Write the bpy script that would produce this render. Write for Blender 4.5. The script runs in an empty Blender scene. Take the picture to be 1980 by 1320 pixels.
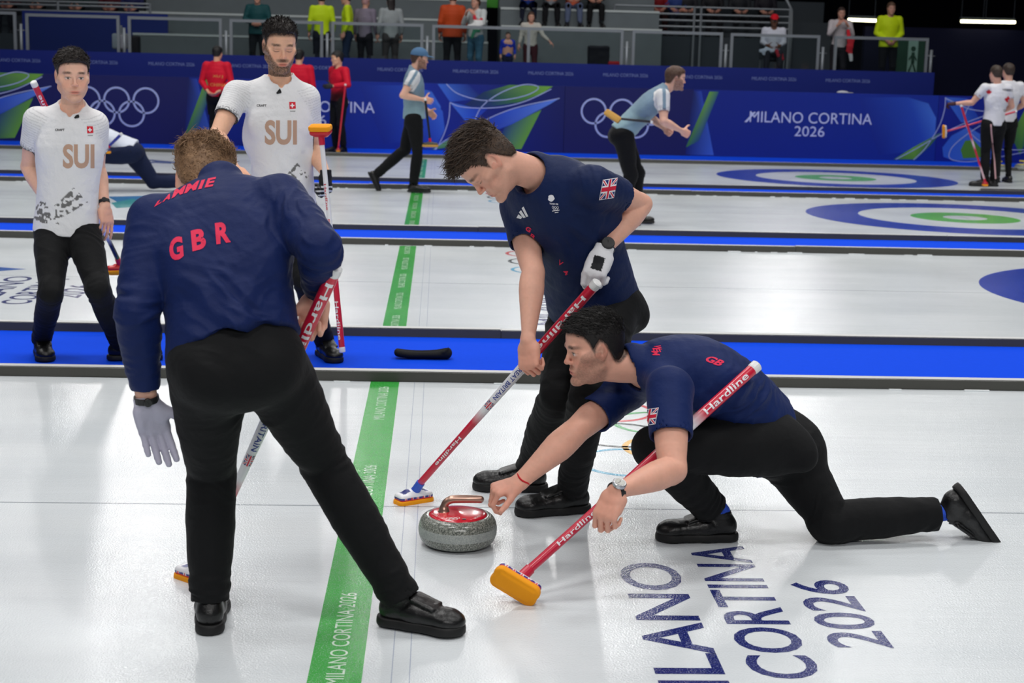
import bpy, bmesh, math, random
import numpy as np
from mathutils import Vector, Matrix
from mathutils.bvhtree import BVHTree
random.seed(7)
SC = bpy.context.scene
COL = SC.collection

# ------------------------------------------------------------------ camera
FPX, CAMH, PITCH, YAW, ROLL = 3000.0, 1.701, .1806, .050, .0251
cp_, sp_, cy_, sy_, cr_, sr_ = math.cos(PITCH), math.sin(PITCH), math.cos(YAW), math.sin(YAW), math.cos(ROLL), math.sin(ROLL)
CF = np.array([sy_ * cp_, cy_ * cp_, -sp_])
_R0 = np.array([cy_, -sy_, 0.0]); _U0 = np.cross(_R0, CF)
CR = cr_ * _R0 + sr_ * _U0
CU = -sr_ * _R0 + cr_ * _U0
CC = np.array([0, 0, CAMH])
cam_data = bpy.data.cameras.new('camera')
cam = bpy.data.objects.new('camera', cam_data); COL.objects.link(cam)
cam_data.sensor_width = 36.0
cam_data.lens = 36.0 * FPX / 1980.0
cam_data.clip_start = .1; cam_data.clip_end = 200
cam.matrix_world = Matrix(((CR[0], CU[0], -CF[0], 0), (CR[1], CU[1], -CF[1], 0), (CR[2], CU[2], -CF[2], CAMH), (0, 0, 0, 1)))
cam_data.dof.use_dof = True
cam_data.dof.focus_distance = 5.9
cam_data.dof.aperture_fstop = 5.6
SC.camera = cam

# ------------------------------------------------------------------ world, lights, exposure
SC.view_settings.view_transform = 'Standard'
SC.view_settings.look = 'None'
SC.view_settings.gamma = 1.0
SC.view_settings.use_curve_mapping = False
SC.view_settings.exposure = 0.0
world = bpy.data.worlds.new('arena_dark'); SC.world = world
world.use_nodes = True
world.node_tree.nodes['Background'].inputs[0].default_value = (.55, .62, .8, 1)
world.node_tree.nodes['Background'].inputs[1].default_value = .05


def area(name, loc, target, sx, sy, power, color=(1, 1, 1), spread=180):
    l = bpy.data.lights.new(name, 'AREA'); l.shape = 'RECTANGLE'; l.size = sx; l.size_y = sy
    l.energy = power; l.color = color; l.spread = math.radians(spread)
    o = bpy.data.objects.new(name, l); COL.objects.link(o); o.location = loc
    d = Vector(target) - Vector(loc)
    o.rotation_euler = d.to_track_quat('-Z', 'Y').to_euler()
    return o


# rows of arena floodlights hung over the four sheets
for ky, yy in enumerate((1.0, 8.5, 14.5, 20.5)):
    for kx, xx in enumerate((-9, -2.5, 4, 10.5)):
        area('arena_lamp', (xx, yy, 10.5), (xx, yy + .3, 0), 2.6, 1.2, 156, (1, .985, .965), 125)
area('arena_lamp_near', (1.5, -6.5, 7.5), (.5, 7, .6), 8, 1.5, 230, (1, .985, .97), 130)
area('platform_fill', (0, 27.5, 8.5), (0, 32.5, 1.6), 16, 1, 150, (1, .98, .96), 110)  # added fill light, not an arena fixture: brightens the platform and stands
for xx in (-6, 1, 8): area('board_fill', (xx, 21.5, 9.5), (xx, 28.6, .6), 2.6, 1.2, 90, (1, .985, .965), 110)  # extra fill row, invented to lift the far advertising boards
# lamp clusters high over the far stand: their glare lies on the near ice
for gx, gz, sx, sz, pw in ((-7.1, 9.8, .9, 3.4, 900), (-3.1, 9.4, .5, 3.2, 560), (3.3, 10.6, 1.0, 3.0, 1000), (1.0, 12.2, .5, 2.0, 420),
                           (8.3, 8.3, 1.0, 2.6, 600), (11.8, 13.0, 1.2, 2.2, 620), (-9.8, 12.4, .8, 1.6, 400)):
    area('stand_lamp', (gx, 37, gz), (gx * .15, 5, 0), sx * .6, sz, pw * .031, (1, .99, .97), 60)

# ------------------------------------------------------------------ helpers
def V(*a):
    return np.array(a, dtype=float)


def nrm(v):
    v = np.asarray(v, float); return v / (np.linalg.norm(v) + 1e-12)


def ray(x, y):
    return CF * FPX + CR * (x - 990) + CU * (660 - y)


def P(x, y, Y):                      # the point of the place at depth Y seen at (x, y)
    d = ray(x, y); return CC + d * (Y / d[1])


def G(x, y, z=0.0):                  # the point at height z seen at (x, y)
    d = ray(x, y); return CC + d * ((z - CAMH) / d[2])


def J(parent, x, y, L, sign=1):      # the end of a bone of length L that starts at parent
    d = nrm(ray(x, y)); w = CC - parent
    b = d @ w; c = w @ w - L * L; disc = b * b - c
    t = -b + sign * math.sqrt(max(disc, 0))
    return CC + d * t


def srgb(c):
    c = [v / 255 for v in c]
    return tuple(v / 12.92 if v <= .04045 else ((v + .055) / 1.055) ** 2.4 for v in c) + (1,)


MATS = {}


def mat(name, rgb=None, rough=.5, spec=.5, metal=0.0, emit=None, estr=0, attr=False, bump=None, sheen=0, sss=0, coat=0, alpha=1, trans=0, var=None, ior=None):
    if name in MATS: return MATS[name]
    m = bpy.data.materials.new(name); m.use_nodes = True
    nt = m.node_tree; N = nt.nodes; L = nt.links
    b = N['Principled BSDF']
    col = srgb(rgb) if rgb is not None else (1, 1, 1, 1)
    b.inputs['Base Color'].default_value = col
    b.inputs['Roughness'].default_value = rough
    b.inputs['Specular IOR Level'].default_value = spec
    b.inputs['Metallic'].default_value = metal
    if sheen: b.inputs['Sheen Weight'].default_value = sheen; b.inputs['Sheen Roughness'].default_value = .5
    if sss:
        b.inputs['Subsurface Weight'].default_value = sss
        b.inputs['Subsurface Radius'].default_value = (1, .35, .2); b.inputs['Subsurface Scale'].default_value = .006
    if coat: b.inputs['Coat Weight'].default_value = coat; b.inputs['Coat Roughness'].default_value = .08
    if emit is not None:
        b.inputs['Emission Color'].default_value = srgb(emit); b.inputs['Emission Strength'].default_value = estr
    if alpha < 1: b.inputs['Alpha'].default_value = alpha
    if trans: b.inputs['Transmission Weight'].default_value = trans
    if ior: b.inputs['IOR'].default_value = ior
    tc = N.new('ShaderNodeTexCoord')
    src = None
    if attr:
        a = N.new('ShaderNodeAttribute'); a.attribute_name = 'Col'; src = a.outputs['Color']
        L.new(src, b.inputs['Base Color'])
    if var:                          # (scale, amount): uneven dye or wear
        n = N.new('ShaderNodeTexNoise'); n.inputs['Scale'].default_value = var[0]; n.inputs['Detail'].default_value = 5
        L.new(tc.outputs['Object'], n.inputs['Vector'])
        r = N.new('ShaderNodeMapRange'); r.inputs['To Min'].default_value = 1 - var[1]; r.inputs['To Max'].default_value = 1 + var[1]
        L.new(n.outputs['Fac'], r.inputs['Value'])
        mx = N.new('ShaderNodeVectorMath'); mx.operation = 'SCALE'
        if src is not None: L.new(src, mx.inputs[0])
        else: mx.inputs[0].default_value = col[:3]
        L.new(r.outputs['Result'], mx.inputs['Scale']); L.new(mx.outputs[0], b.inputs['Base Color'])
    if bump:
        prev = None
        for sc_, st in (bump if isinstance(bump, list) else [bump]):
            n = N.new('ShaderNodeTexNoise'); n.inputs['Scale'].default_value = sc_; n.inputs['Detail'].default_value = 4
            L.new(tc.outputs['Object'], n.inputs['Vector'])
            bp = N.new('ShaderNodeBump'); bp.inputs['Strength'].default_value = st; bp.inputs['Distance'].default_value = .5 / sc_
            L.new(n.outputs['Fac'], bp.inputs['Height'])
            if prev is not None: L.new(prev, bp.inputs['Normal'])
            prev = bp.outputs['Normal']
        L.new(prev, b.inputs['Normal'])
    MATS[name] = m
    return m


class MB:
    """collects polygons (with a material slot and a colour) and links them as one mesh object"""
    def __init__(s): s.v = []; s.f = []; s.m = []; s.c = []

    def poly(s, pts, m=0, c=(255, 255, 255), cs=None):
        i = len(s.v); s.v += [tuple(map(float, p)) for p in pts]
        s.f.append(list(range(i, i + len(pts)))); s.m.append(m)
        s.c.append([srgb(q) for q in cs] if cs else [srgb(c)] * len(pts))

    def mesh(s, V_, F_, m=0, c=(255, 255, 255)):
        i = len(s.v); s.v += [tuple(map(float, p)) for p in V_]
        cc = srgb(c)
        for f in F_:
            s.f.append([i + k for k in f]); s.m.append(m); s.c.append([cc] * len(f))

    def box(s, lo, hi, m=0, c=(255, 255, 255), R=None, o=None, bev=0):
        x0, y0, z0 = lo; x1, y1, z1 = hi
        if bev:
            bm = bmesh.new(); bmesh.ops.create_cube(bm, size=1)
            for v in bm.verts: v.co = Vector(((x0 + x1) / 2 + v.co.x * (x1 - x0), (y0 + y1) / 2 + v.co.y * (y1 - y0), (z0 + z1) / 2 + v.co.z * (z1 - z0)))
            bmesh.ops.bevel(bm, geom=bm.edges[:], offset=bev, segments=2, affect='EDGES')
            bm.verts.index_update()
            vs = [np.array(v.co) for v in bm.verts]; fs = [[v.index for v in f.verts] for f in bm.faces]; bm.free()
        else:
            vs = [V(x, y, z) for x in (x0, x1) for y in (y0, y1) for z in (z0, z1)]
            fs = [(0, 1, 3, 2), (4, 6, 7, 5), (0, 4, 5, 1), (2, 3, 7, 6), (0, 2, 6, 4), (1, 5, 7, 3)]
        if R is not None: vs = [np.asarray(R) @ v for v in vs]
        if o is not None: vs = [v + np.asarray(o) for v in vs]
        s.mesh(vs, fs, m, c)

    def tube(s, pts, r, m=0, c=(255, 255, 255), n=10, caps=True, cols=None):
        pts = [np.asarray(p, float) for p in pts]
        rs = r if isinstance(r, (list, tuple)) else [r] * len(pts)
        d0 = nrm(pts[1] - pts[0]); a = nrm(np.cross(d0, V(0, 0, 1) if abs(d0[2]) < .9 else V(1, 0, 0)))
        vs = []
        for i, p in enumerate(pts):
            d = nrm(pts[min(i + 1, len(pts) - 1)] - pts[max(i - 1, 0)])
            a = nrm(a - d * (a @ d)); b = np.cross(d, a)
            for k in range(n):
                t = 2 * math.pi * k / n; vs.append(p + rs[i] * (math.cos(t) * a + math.sin(t) * b))
        fs = []; fc = []
        for i in range(len(pts) - 1):
            for k in range(n):
                fs.append((i * n + k, i * n + (k + 1) % n, (i + 1) * n + (k + 1) % n, (i + 1) * n + k)); fc.append(i)
        if caps: fs += [tuple(range(n))[::-1], tuple(range((len(pts) - 1) * n, len(pts) * n))]
        if cols is None: s.mesh(vs, fs, m, c)
        else:
            i0 = len(s.v); s.v += [tuple(map(float, p)) for p in vs]
            for q, f in enumerate(fs):
                s.f.append([i0 + k for k in f]); s.m.append(m); s.c.append([srgb(cols[k // n]) for k in f])

    def ring(s, c, u, v, r0, r1, m=0, col=(255, 255, 255), n=48, a0=0, a1=2 * math.pi):
        c, u, v = (np.asarray(q, float) for q in (c, u, v))
        for k in range(n):
            t, w = a0 + (a1 - a0) * k / n, a0 + (a1 - a0) * (k + 1) / n
            e = lambda r, q: c + r * (math.cos(q) * u + math.sin(q) * v)
            if r0 <= 0: s.poly([c, e(r1, t), e(r1, w)], m, col)
            else: s.poly([e(r0, t), e(r1, t), e(r1, w), e(r0, w)], m, col)

    def build(s, name, mats, parent=None, smooth=False, solid=0):
        me = bpy.data.meshes.new(name); me.from_pydata(s.v, [], s.f)
        for q in (mats if isinstance(mats, (list, tuple)) else [mats]): me.materials.append(q)
        me.polygons.foreach_set('material_index', s.m)
        ca = me.color_attributes.new('Col', 'FLOAT_COLOR', 'CORNER')
        ca.data.foreach_set('color', np.array([x for f in s.c for x in f], dtype=np.float32).ravel())
        if smooth: me.polygons.foreach_set('use_smooth', [True] * len(me.polygons))
        me.update()
        o = bpy.data.objects.new(name, me); COL.objects.link(o)
        if parent is not None: o.parent = parent
        return o


def tag(o, label=None, cat=None, group=None, kind=None):
    if label: o['label'] = label
    if cat: o['category'] = cat
    if group: o['group'] = group
    if kind: o['kind'] = kind
    return o


def thing(name, loc, label, cat, group=None):
    o = bpy.data.objects.new(name, None); COL.objects.link(o); o.empty_display_size = .1
    o.location = tuple(loc)
    return tag(o, label, cat, group)


def under(o, parent):                # parent o while it keeps its place in the world
    o.parent = parent
    o.matrix_parent_inverse = Matrix.Translation(-parent.location)
    return o


_tc = {}


def glyphs(txt, bold=0.0, spacing=1.0, shear=0.0):
    """outline mesh of a line of text, 1 unit cap height, centred"""
    key = (txt, bold, spacing, shear)
    if key in _tc: return _tc[key]
    cu = bpy.data.curves.new('t', 'FONT'); cu.body = txt; cu.size = 1.0; cu.offset = bold; cu.space_character = spacing
    cu.resolution_u = 4; cu.shear = shear
    ob = bpy.data.objects.new('t', cu); COL.objects.link(ob)
    dg = bpy.context.evaluated_depsgraph_get()
    me = bpy.data.meshes.new_from_object(ob.evaluated_get(dg))
    vs = np.array([v.co[:] for v in me.vertices]).reshape(-1, 3)[:, :2]; fs = [list(p.vertices) for p in me.polygons]
    bpy.data.objects.remove(ob); bpy.data.curves.remove(cu); bpy.data.meshes.remove(me)
    lo, hi = vs.min(0), vs.max(0)
    vs = (vs - (lo + hi) / 2) / (hi[1] - lo[1])
    _tc[key] = (vs, fs, (hi[0] - lo[0]) / (hi[1] - lo[1]))
    return _tc[key]


def put_text(mb, txt, c, u, v, h, m=0, col=(255, 255, 255), w=None, bold=0.0, spacing=1.0):
    vs, fs, asp = glyphs(txt, bold, spacing)
    sx = (w / (asp * h) if w else 1.0)
    c, u, v = (np.asarray(q, float) for q in (c, u, v))
    mb.mesh([c + u * p[0] * h * sx + v * p[1] * h for p in vs], fs, m, col)


def rings5(mb, c, u, v, r, t, cols, m=0, n=40, dx=2.22, dy=1.05):
    """five interlaced rings, r = ring radius, u = along the row"""
    c, u, v = (np.asarray(q, float) for q in (c, u, v))
    pos = ((-dx, .5 * dy), (0, .5 * dy), (dx, .5 * dy), (-dx / 2, -.5 * dy), (dx / 2, -.5 * dy))
    for (a, b), col in zip(pos, cols):
        mb.ring(c + u * a * r + v * b * r, u, v, r - t / 2, r + t / 2, m, col, n)


X_, Y_, Z_ = V(1, 0, 0), V(0, 1, 0), V(0, 0, 1)
# ------------------------------------------------------------------ the ice and the arena
def ice_material():
    m = bpy.data.materials.new('ice'); m.use_nodes = True
    nt = m.node_tree; N = nt.nodes; L = nt.links; b = N['Principled BSDF']
    tc = N.new('ShaderNodeTexCoord')
    n1 = N.new('ShaderNodeTexNoise'); n1.inputs['Scale'].default_value = 1.1; n1.inputs['Detail'].default_value = 6
    mp = N.new('ShaderNodeMapping'); mp.inputs['Scale'].default_value = (.35, 2.6, 1)
    L.new(tc.outputs['Object'], mp.inputs['Vector']); L.new(mp.outputs['Vector'], n1.inputs['Vector'])
    cr = N.new('ShaderNodeValToRGB')
    cr.color_ramp.elements[0].position = .3; cr.color_ramp.elements[0].color = srgb((212, 218, 222))
    cr.color_ramp.elements[1].position = .72; cr.color_ramp.elements[1].color = srgb((222, 227, 230))
    L.new(n1.outputs['Fac'], cr.inputs['Fac']); L.new(cr.outputs['Color'], b.inputs['Base Color'])
    # pebble
    n2 = N.new('ShaderNodeTexNoise'); n2.inputs['Scale'].default_value = 150; n2.inputs['Detail'].default_value = 2
    L.new(tc.outputs['Object'], n2.inputs['Vector'])
    n3 = N.new('ShaderNodeTexNoise'); n3.inputs['Scale'].default_value = 9; n3.inputs['Detail'].default_value = 5
    mp3 = N.new('ShaderNodeMapping'); mp3.inputs['Scale'].default_value = (.25, 2.2, 1)
    L.new(tc.outputs['Object'], mp3.inputs['Vector']); L.new(mp3.outputs['Vector'], n3.inputs['Vector'])
    b1 = N.new('ShaderNodeBump'); b1.inputs['Strength'].default_value = .45; b1.inputs['Distance'].default_value = .0028
    b2 = N.new('ShaderNodeBump'); b2.inputs['Strength'].default_value = .07; b2.inputs['Distance'].default_value = .012
    L.new(n2.outputs['Fac'], b1.inputs['Height']); L.new(n3.outputs['Fac'], b2.inputs['Height'])
    L.new(b1.outputs['Normal'], b2.inputs['Normal']); L.new(b2.outputs['Normal'], b.inputs['Normal'])
    rr = N.new('ShaderNodeMapRange'); rr.inputs['From Min'].default_value = .3; rr.inputs['From Max'].default_value = .7
    rr.inputs['To Min'].default_value = .13; rr.inputs['To Max'].default_value = .22
    n4 = N.new('ShaderNodeTexNoise'); n4.inputs['Scale'].default_value = .9; n4.inputs['Detail'].default_value = 3
    L.new(tc.outputs['Object'], n4.inputs['Vector']); L.new(n4.outputs['Fac'], rr.inputs['Value'])
    L.new(rr.outputs['Result'], b.inputs['Roughness'])
    b.inputs['Specular IOR Level'].default_value = .42
    return m


ICE = ice_material()
mb = MB(); mb.poly([(-16, -3, 0), (24, -3, 0), (24, 28.6, 0), (-16, 28.6, 0)])
o = mb.build('floor', ICE); tag(o, 'white pebbled curling ice across all the sheets', None, None, 'structure')


def paint_mat(name):
    """paint frozen under the same pebbled surface"""
    m = ICE.copy(); m.name = name; nt = m.node_tree; N = nt.nodes; L = nt.links
    b = N['Principled BSDF']; a = N.new('ShaderNodeAttribute'); a.attribute_name = 'Col'
    n = N.new('ShaderNodeTexNoise'); n.inputs['Scale'].default_value = 260; n.inputs['Detail'].default_value = 2
    tc = N.new('ShaderNodeTexCoord'); L.new(tc.outputs['Object'], n.inputs['Vector'])
    r = N.new('ShaderNodeMapRange'); r.inputs['From Min'].default_value = .56; r.inputs['From Max'].default_value = .72
    r.inputs['To Max'].default_value = .55
    L.new(n.outputs['Fac'], r.inputs['Value'])
    mx = N.new('ShaderNodeMix'); mx.data_type = 'RGBA'
    L.new(r.outputs['Result'], mx.inputs['Factor']); L.new(a.outputs['Color'], mx.inputs[6]); mx.inputs[7].default_value = srgb((190, 200, 212))
    L.new(mx.outputs[2], b.inputs['Base Color'])
    return m


PAINT = paint_mat('ice_paint')
HOG_X, TEE_X = -.264, 6.137
SHEETS = [5.75, 11.73, 17.78, 23.81]
GREEN, BLUE, NAVY = (44, 164, 52), (26, 58, 170), (26, 36, 106)
zp = .0006
for k, yc in enumerate(SHEETS):
    # green hog band
    mb = MB(); y0, y1 = (yc - 6.5 if k == 0 else yc - 2.3), yc + 2.31
    n = 12
    for q in range(n):
        a, b_ = y0 + (y1 - y0) * q / n, y0 + (y1 - y0) * (q + 1) / n
        mb.poly([(HOG_X - .075, a, zp), (HOG_X + .075, a, zp), (HOG_X + .075, b_, zp), (HOG_X - .075, b_, zp)], 0, GREEN)
    yy = yc - 1.35 if k == 0 else yc - 1.9
    while yy < yc + 2.2:
        put_text(mb, 'MILANO CORTINA 2026', (HOG_X + .0, yy, zp * 2), Y_, -X_, .052, 0, (205, 232, 208), w=.74)
        yy += 1.0 if k else 1.58
    o = mb.build('hog_line', PAINT)
    tag(o, ['green hog line with white lettering on the nearest sheet', 'green hog line on the second sheet, beyond the first blue carpet', 'green hog line on the third sheet, under the person in the cap',
            'short green hog line on the farthest sheet by the boards'][k], 'ice marking', None, None)
    # centre line and side hairlines
    mb = MB(); w = .0055
    mb.poly([(-12, yc - w, zp * .5), (22, yc - w, zp * .5), (22, yc + w, zp * .5), (-12, yc + w, zp * .5)], 0, (150, 158, 164))
    for xx in (HOG_X + .155, HOG_X + .205):
        mb.poly([(xx, y0, zp * .5), (xx + .003, y0, zp * .5), (xx + .003, y1, zp * .5), (xx, y1, zp * .5)], 0, (176, 184, 200))
    o = mb.build('centre_line', PAINT)
    tag(o, ['thin grey centre line along the nearest sheet', 'thin grey centre line along the second sheet', 'thin grey centre line along the third sheet', 'thin grey centre line along the farthest sheet'][k], 'ice marking')
    if k:
        mb = MB()
        c = (TEE_X, yc, zp * .8)
        mb.ring(c, X_, Y_, 1.22, 1.829, 0, BLUE, 96)
        mb.ring(c, X_, Y_, .62, 1.22, 0, (222, 228, 232), 96)
        mb.ring(c, X_, Y_, .25, .62, 0, (96, 184, 76), 96)
        put_text(mb, 'MILANO CORTINA', (TEE_X, yc, zp * 1.6), Y_, -X_, .05, 0, (170, 178, 190), w=.34)
        o = mb.build('house_rings', PAINT)
        tag(o, [None, 'blue outer ring of the nearest house, cut by the right edge', 'blue and green house rings on the third sheet', 'blue and green house rings on the farthest sheet, by the boards'][k], 'ice marking')
RC = [(92, 170, 205), (62, 66, 66), (214, 84, 92), (240, 190, 100), (92, 172, 108)]
# big painted lettering and rings, one mark per piece of artwork
mb = MB()
put_text(mb, 'MILANO', (.735, 4.42, zp), Y_, -X_, .205, 0, NAVY, w=1.36, bold=.012)
put_text(mb, 'CORTINA', (1.012, 4.695, zp), Y_, -X_, .205, 0, NAVY, w=1.21, bold=.012)
put_text(mb, '2026', (1.287, 4.63, zp), Y_, -X_, .19, 0, NAVY, w=.61, bold=.012)
# the long outer strokes of the first M and last A
tag(mb.build('ice_lettering', PAINT), 'large navy three-line lettering painted on the nearest ice', 'ice marking')
mb = MB()
rings5(mb, (.965, 6.95, zp), Y_, -X_, .225, .028, RC, 0, 56, 2.2, 1.02)
tag(mb.build('ice_rings', PAINT), 'five coloured rings painted on the nearest sheet behind the crouching sweeper', 'ice marking')
mb = MB()
rings5(mb, (.98, 13.1, zp), Y_, -X_, .24, .03, RC, 0, 48, 2.2, 1.02)
tag(mb.build('ice_rings', PAINT), 'five coloured rings painted on the second sheet', 'ice marking')
mb = MB()
rings5(mb, (.98, 19.2, zp), Y_, -X_, .24, .03, RC, 0, 48, 2.2, 1.02)
tag(mb.build('ice_rings', PAINT), 'coloured rings on the third sheet beside the stooping sweeper\'s chin', 'ice marking')
for (cx, cy, lab) in ((1.02, 10.6, 'navy lettering on the second sheet by the stooping sweeper\'s legs'), (-2.83, 11.0, 'navy lettering on the second sheet behind the left player\'s legs')):
    mb = MB()
    put_text(mb, 'MILANO', (cx - .27, cy, zp), Y_, -X_, .2, 0, NAVY, w=1.36, bold=.01)
    put_text(mb, 'CORTINA', (cx, cy, zp), Y_, -X_, .2, 0, NAVY, w=1.21, bold=.01)
    put_text(mb, '2026', (cx + .27, cy, zp), Y_, -X_, .19, 0, NAVY, w=.61, bold=.01)
    if lab.startswith('navy lettering on the second sheet behind'): lab = 'navy three-line lettering behind the left-hand white-shirted player\'s legs'
    tag(mb.build('ice_lettering', PAINT), lab, 'ice marking')
mb = MB()
mb.poly([G(-60, 512, zp), G(52, 520, zp), G(-60, 528, zp)], 0, (52, 96, 176))
tag(mb.build('ice_emblem', PAINT), 'blue pointed emblem on the second sheet at the frame edge', 'ice marking')
mb = MB()
mb.poly([G(208, 380, zp), G(300, 378, zp), G(345, 384, zp), G(230, 392, zp)], 0, (46, 120, 176))
mb.poly([G(215, 392, zp * 2), G(258, 384, zp * 2), G(283, 399, zp * 2), G(225, 402, zp * 2)], 0, (36, 150, 150))
tag(mb.build('ice_emblem', PAINT), 'teal and blue emblem on the third sheet under the person sliding low', 'ice marking')
mb = MB()
for a, b_ in ((270, 330), (240, 345)):
    mb.tube([G(a, 317, zp), G((a + b_) / 2, 314.5 if b_ == 330 else 311, zp), G(b_, 316, zp)], .02, 0, (60, 72, 120), n=4)
tag(mb.build('ice_emblem', PAINT), 'dark curved marking on the farthest sheet beyond the person sliding low', 'ice marking')

# carpets and foam dividers
CARPET = mat('blue_carpet', (6, 70, 218), .95, .1, bump=(420, .35), var=(30, .06))
FOAM = mat('foam_divider', (80, 80, 76), .8, .25, bump=(60, .1), var=(3, .1))
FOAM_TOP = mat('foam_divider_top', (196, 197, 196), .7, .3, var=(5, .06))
FROST = mat('frost', (236, 240, 242), .8, .3)
bands = [(8.06, 9.44), (14.08, 15.30), (20.10, 21.28)]
names = ['nearest', 'second', 'third']


def divider(name, y0, y1, segs, label, bump_x=None):
    mb = MB()
    xs = [-14] + segs + [23]
    for a, b_ in zip(xs[:-1], xs[1:]):
        j = random.uniform(-.003, .003)
        mb.box((a + .0004, y0 + j, 0), (b_ - .0004, y1 + j, .058 + random.uniform(-.003, .004)), 0, bev=.004)
    if bump_x is not None:
        mb.box((bump_x - .5, y0, .03), (bump_x + .5, y1, .085), 0, bev=.02)
    for q in mb.f: pass
    o = mb.build(name, [FOAM, FOAM_TOP])
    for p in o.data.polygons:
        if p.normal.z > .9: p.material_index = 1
    return tag(o, label, 'foam divider')


for k, (a, b_) in enumerate(bands):
    mb = MB(); mb.box((-14, a + .07, .0), (23, b_ - .07, .006))
    tag(mb.build('floor_carpet', CARPET), 'bright blue carpet strip between two sheets, %s from the camera' % names[k], None, None, 'structure')
    divider('foam_divider', a, a + .07, [-6.2, -.9, 3.3, 9.4], 'dark foam divider on the near side of the %s blue carpet' % names[k])
    divider('foam_divider', b_ - .1 + .03, b_, [-5.2, .4, 5.1, 10], 'dark foam divider on the far side of the %s blue carpet' % names[k], 8.0 if k == 2 else None)
    # frost scraped up along the foot of the near divider
    mb = MB(); x = -8.0; ys_ = a - .006
    while x < 12:
        w_ = random.uniform(.02, .16)
        if random.random() < .5:
            h_ = random.uniform(.003, .008)
            mb.box((x, ys_ - .012 - h_, 0), (x + w_, ys_, h_), 0, bev=.002)
        x += w_ + random.uniform(.02, .25)
    tag(mb.build('frost', FROST), 'scraped ice crumbs along the foot of the %s foam divider' % names[k], 'frost', None, 'stuff')
mb = MB(); mb.box((-14, 26.52, 0), (23, 28.6, .006))
tag(mb.build('floor_carpet', CARPET), 'blue carpet at the foot of the far advertising boards', None, None, 'structure')
divider('foam_divider', 26.45, 26.52, [-3, 2, 8], 'dark foam divider in front of the far advertising boards')

# ------------------------------------------------------------------ advertising boards
BOARD = mat('printed_board', rough=.55, spec=.35, attr=True)
YB = 28.6
UNIT = 9.16
PALE = (172, 184, 226)


def B(x, y, e=0.0):
    p = P(x, y, YB); return V(p[0], YB - e, p[2])


def strip(mb, pts, w, col, e):
    """a pale printed line through the pixel points, w metres wide"""
    q = [B(x, y, e) for x, y in pts]
    # smooth
    Q = []
    for i in range(len(q) - 1):
        p0, p1, p2, p3 = q[max(i - 1, 0)], q[i], q[i + 1], q[min(i + 2, len(q) - 1)]
        for t in np.linspace(0, 1, 6, endpoint=False):
            Q.append(.5 * ((2 * p1) + (-p0 + p2) * t + (2 * p0 - 5 * p1 + 4 * p2 - p3) * t * t + (-p0 + 3 * p1 - 3 * p2 + p3) * t ** 3))
    Q.append(q[-1])
    for i in range(len(Q) - 1):
        d = nrm(Q[i + 1] - Q[i]); n = V(-d[2], 0, d[0]) * w / 2
        mb.poly([Q[i] - n, Q[i + 1] - n, Q[i + 1] + n, Q[i] + n], 0, col)


def grad(mb, pts, cols, e):
    mb.poly([B(x, y, e) for x, y in pts], 0, cs=cols)


def board(x0, x1, shapes, label, base=None, e0=0.0):
    mb = MB(); z1 = 1.215
    c0, c1 = base
    n = 8
    mb.box((x0 + .003, YB, 0), (x1 - .003, YB + .09, z1), 0, (12, 30, 110))
    for k in range(n):
        a, b_ = x0 + .003 + (x1 - x0 - .006) * k / n, x0 + .003 + (x1 - x0 - .006) * (k + 1) / n
        f = lambda t: tuple(c0[i] + (c1[i] - c0[i]) * t for i in range(3))
        mb.poly([(a, YB - .002, .0), (b_, YB - .002, .0), (b_, YB - .002, z1), (a, YB - .002, z1)], 0, cs=[f(k / n), f((k + 1) / n), f((k + 1) / n), f(k / n)])
    shapes(mb)
    o = mb.build('advertising_board', BOARD)
    return tag(o, label, 'advertising board')


def shift(fn, dx):
    def g(mb):
        n0 = len(mb.v); fn(mb)
        for i in range(n0, len(mb.v)):
            mb.v[i] = (mb.v[i][0] + dx, mb.v[i][1], mb.v[i][2])
    return g


def swoosh(mb):
    grad(mb, [(812, 290), (838, 196), (856, 215), (860, 250), (846, 280), (835, 289)], [(14, 40, 150)] + [(50, 96, 200)] * 3 + [(24, 60, 170)] * 2, .0055)
    grad(mb, [(846, 162), (905, 163), (935, 190), (870, 197)], [(60, 110, 210), (26, 50, 140), (20, 40, 110), (46, 90, 196)], .004)
    grad(mb, [(869, 197), (912, 207), (945, 208), (908, 244)], [(70, 120, 215), (40, 80, 190), (24, 50, 160), (40, 90, 210)], .006)
    grad(mb, [(893, 206), (935, 178), (985, 164), (1069, 167), (1045, 182), (1005, 197), (950, 206)], [(24, 40, 100), (30, 60, 90), (84, 140, 60), (120, 176, 60), (100, 160, 60), (60, 120, 60), (30, 60, 110)], .005)
    grad(mb, [(905, 247), (985, 213), (1082, 190), (1062, 202), (990, 240), (935, 262)], [(14, 40, 150), (50, 90, 200), (96, 140, 226), (90, 130, 220), (40, 80, 190), (20, 50, 160)], .006)
    grad(mb, [(975, 246), (1047, 212), (1008, 288), (960, 290)], [(30, 60, 120), (100, 160, 60), (110, 170, 60), (30, 70, 90)], .005)
    grad(mb, [(835, 289), (860, 274), (920, 246), (905, 262), (872, 284)], [(90, 150, 90), (110, 160, 110), (60, 110, 130), (40, 80, 130), (60, 120, 80)], .007)
    for pts in ([(863, 162), (880, 178), (905, 188), (935, 194), (975, 193), (1015, 185), (1038, 174), (1038, 166), (1010, 164), (965, 181), (930, 208), (915, 242)],
                [(870, 198), (890, 206), (930, 209), (975, 206), (1020, 194), (1066, 172)], [(870, 198), (868, 228), (858, 260), (843, 289)],
                [(840, 289), (860, 272), (900, 252), (960, 222), (1010, 205), (1082, 190)]):
        strip(mb, pts, .016, PALE, .009)


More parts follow.
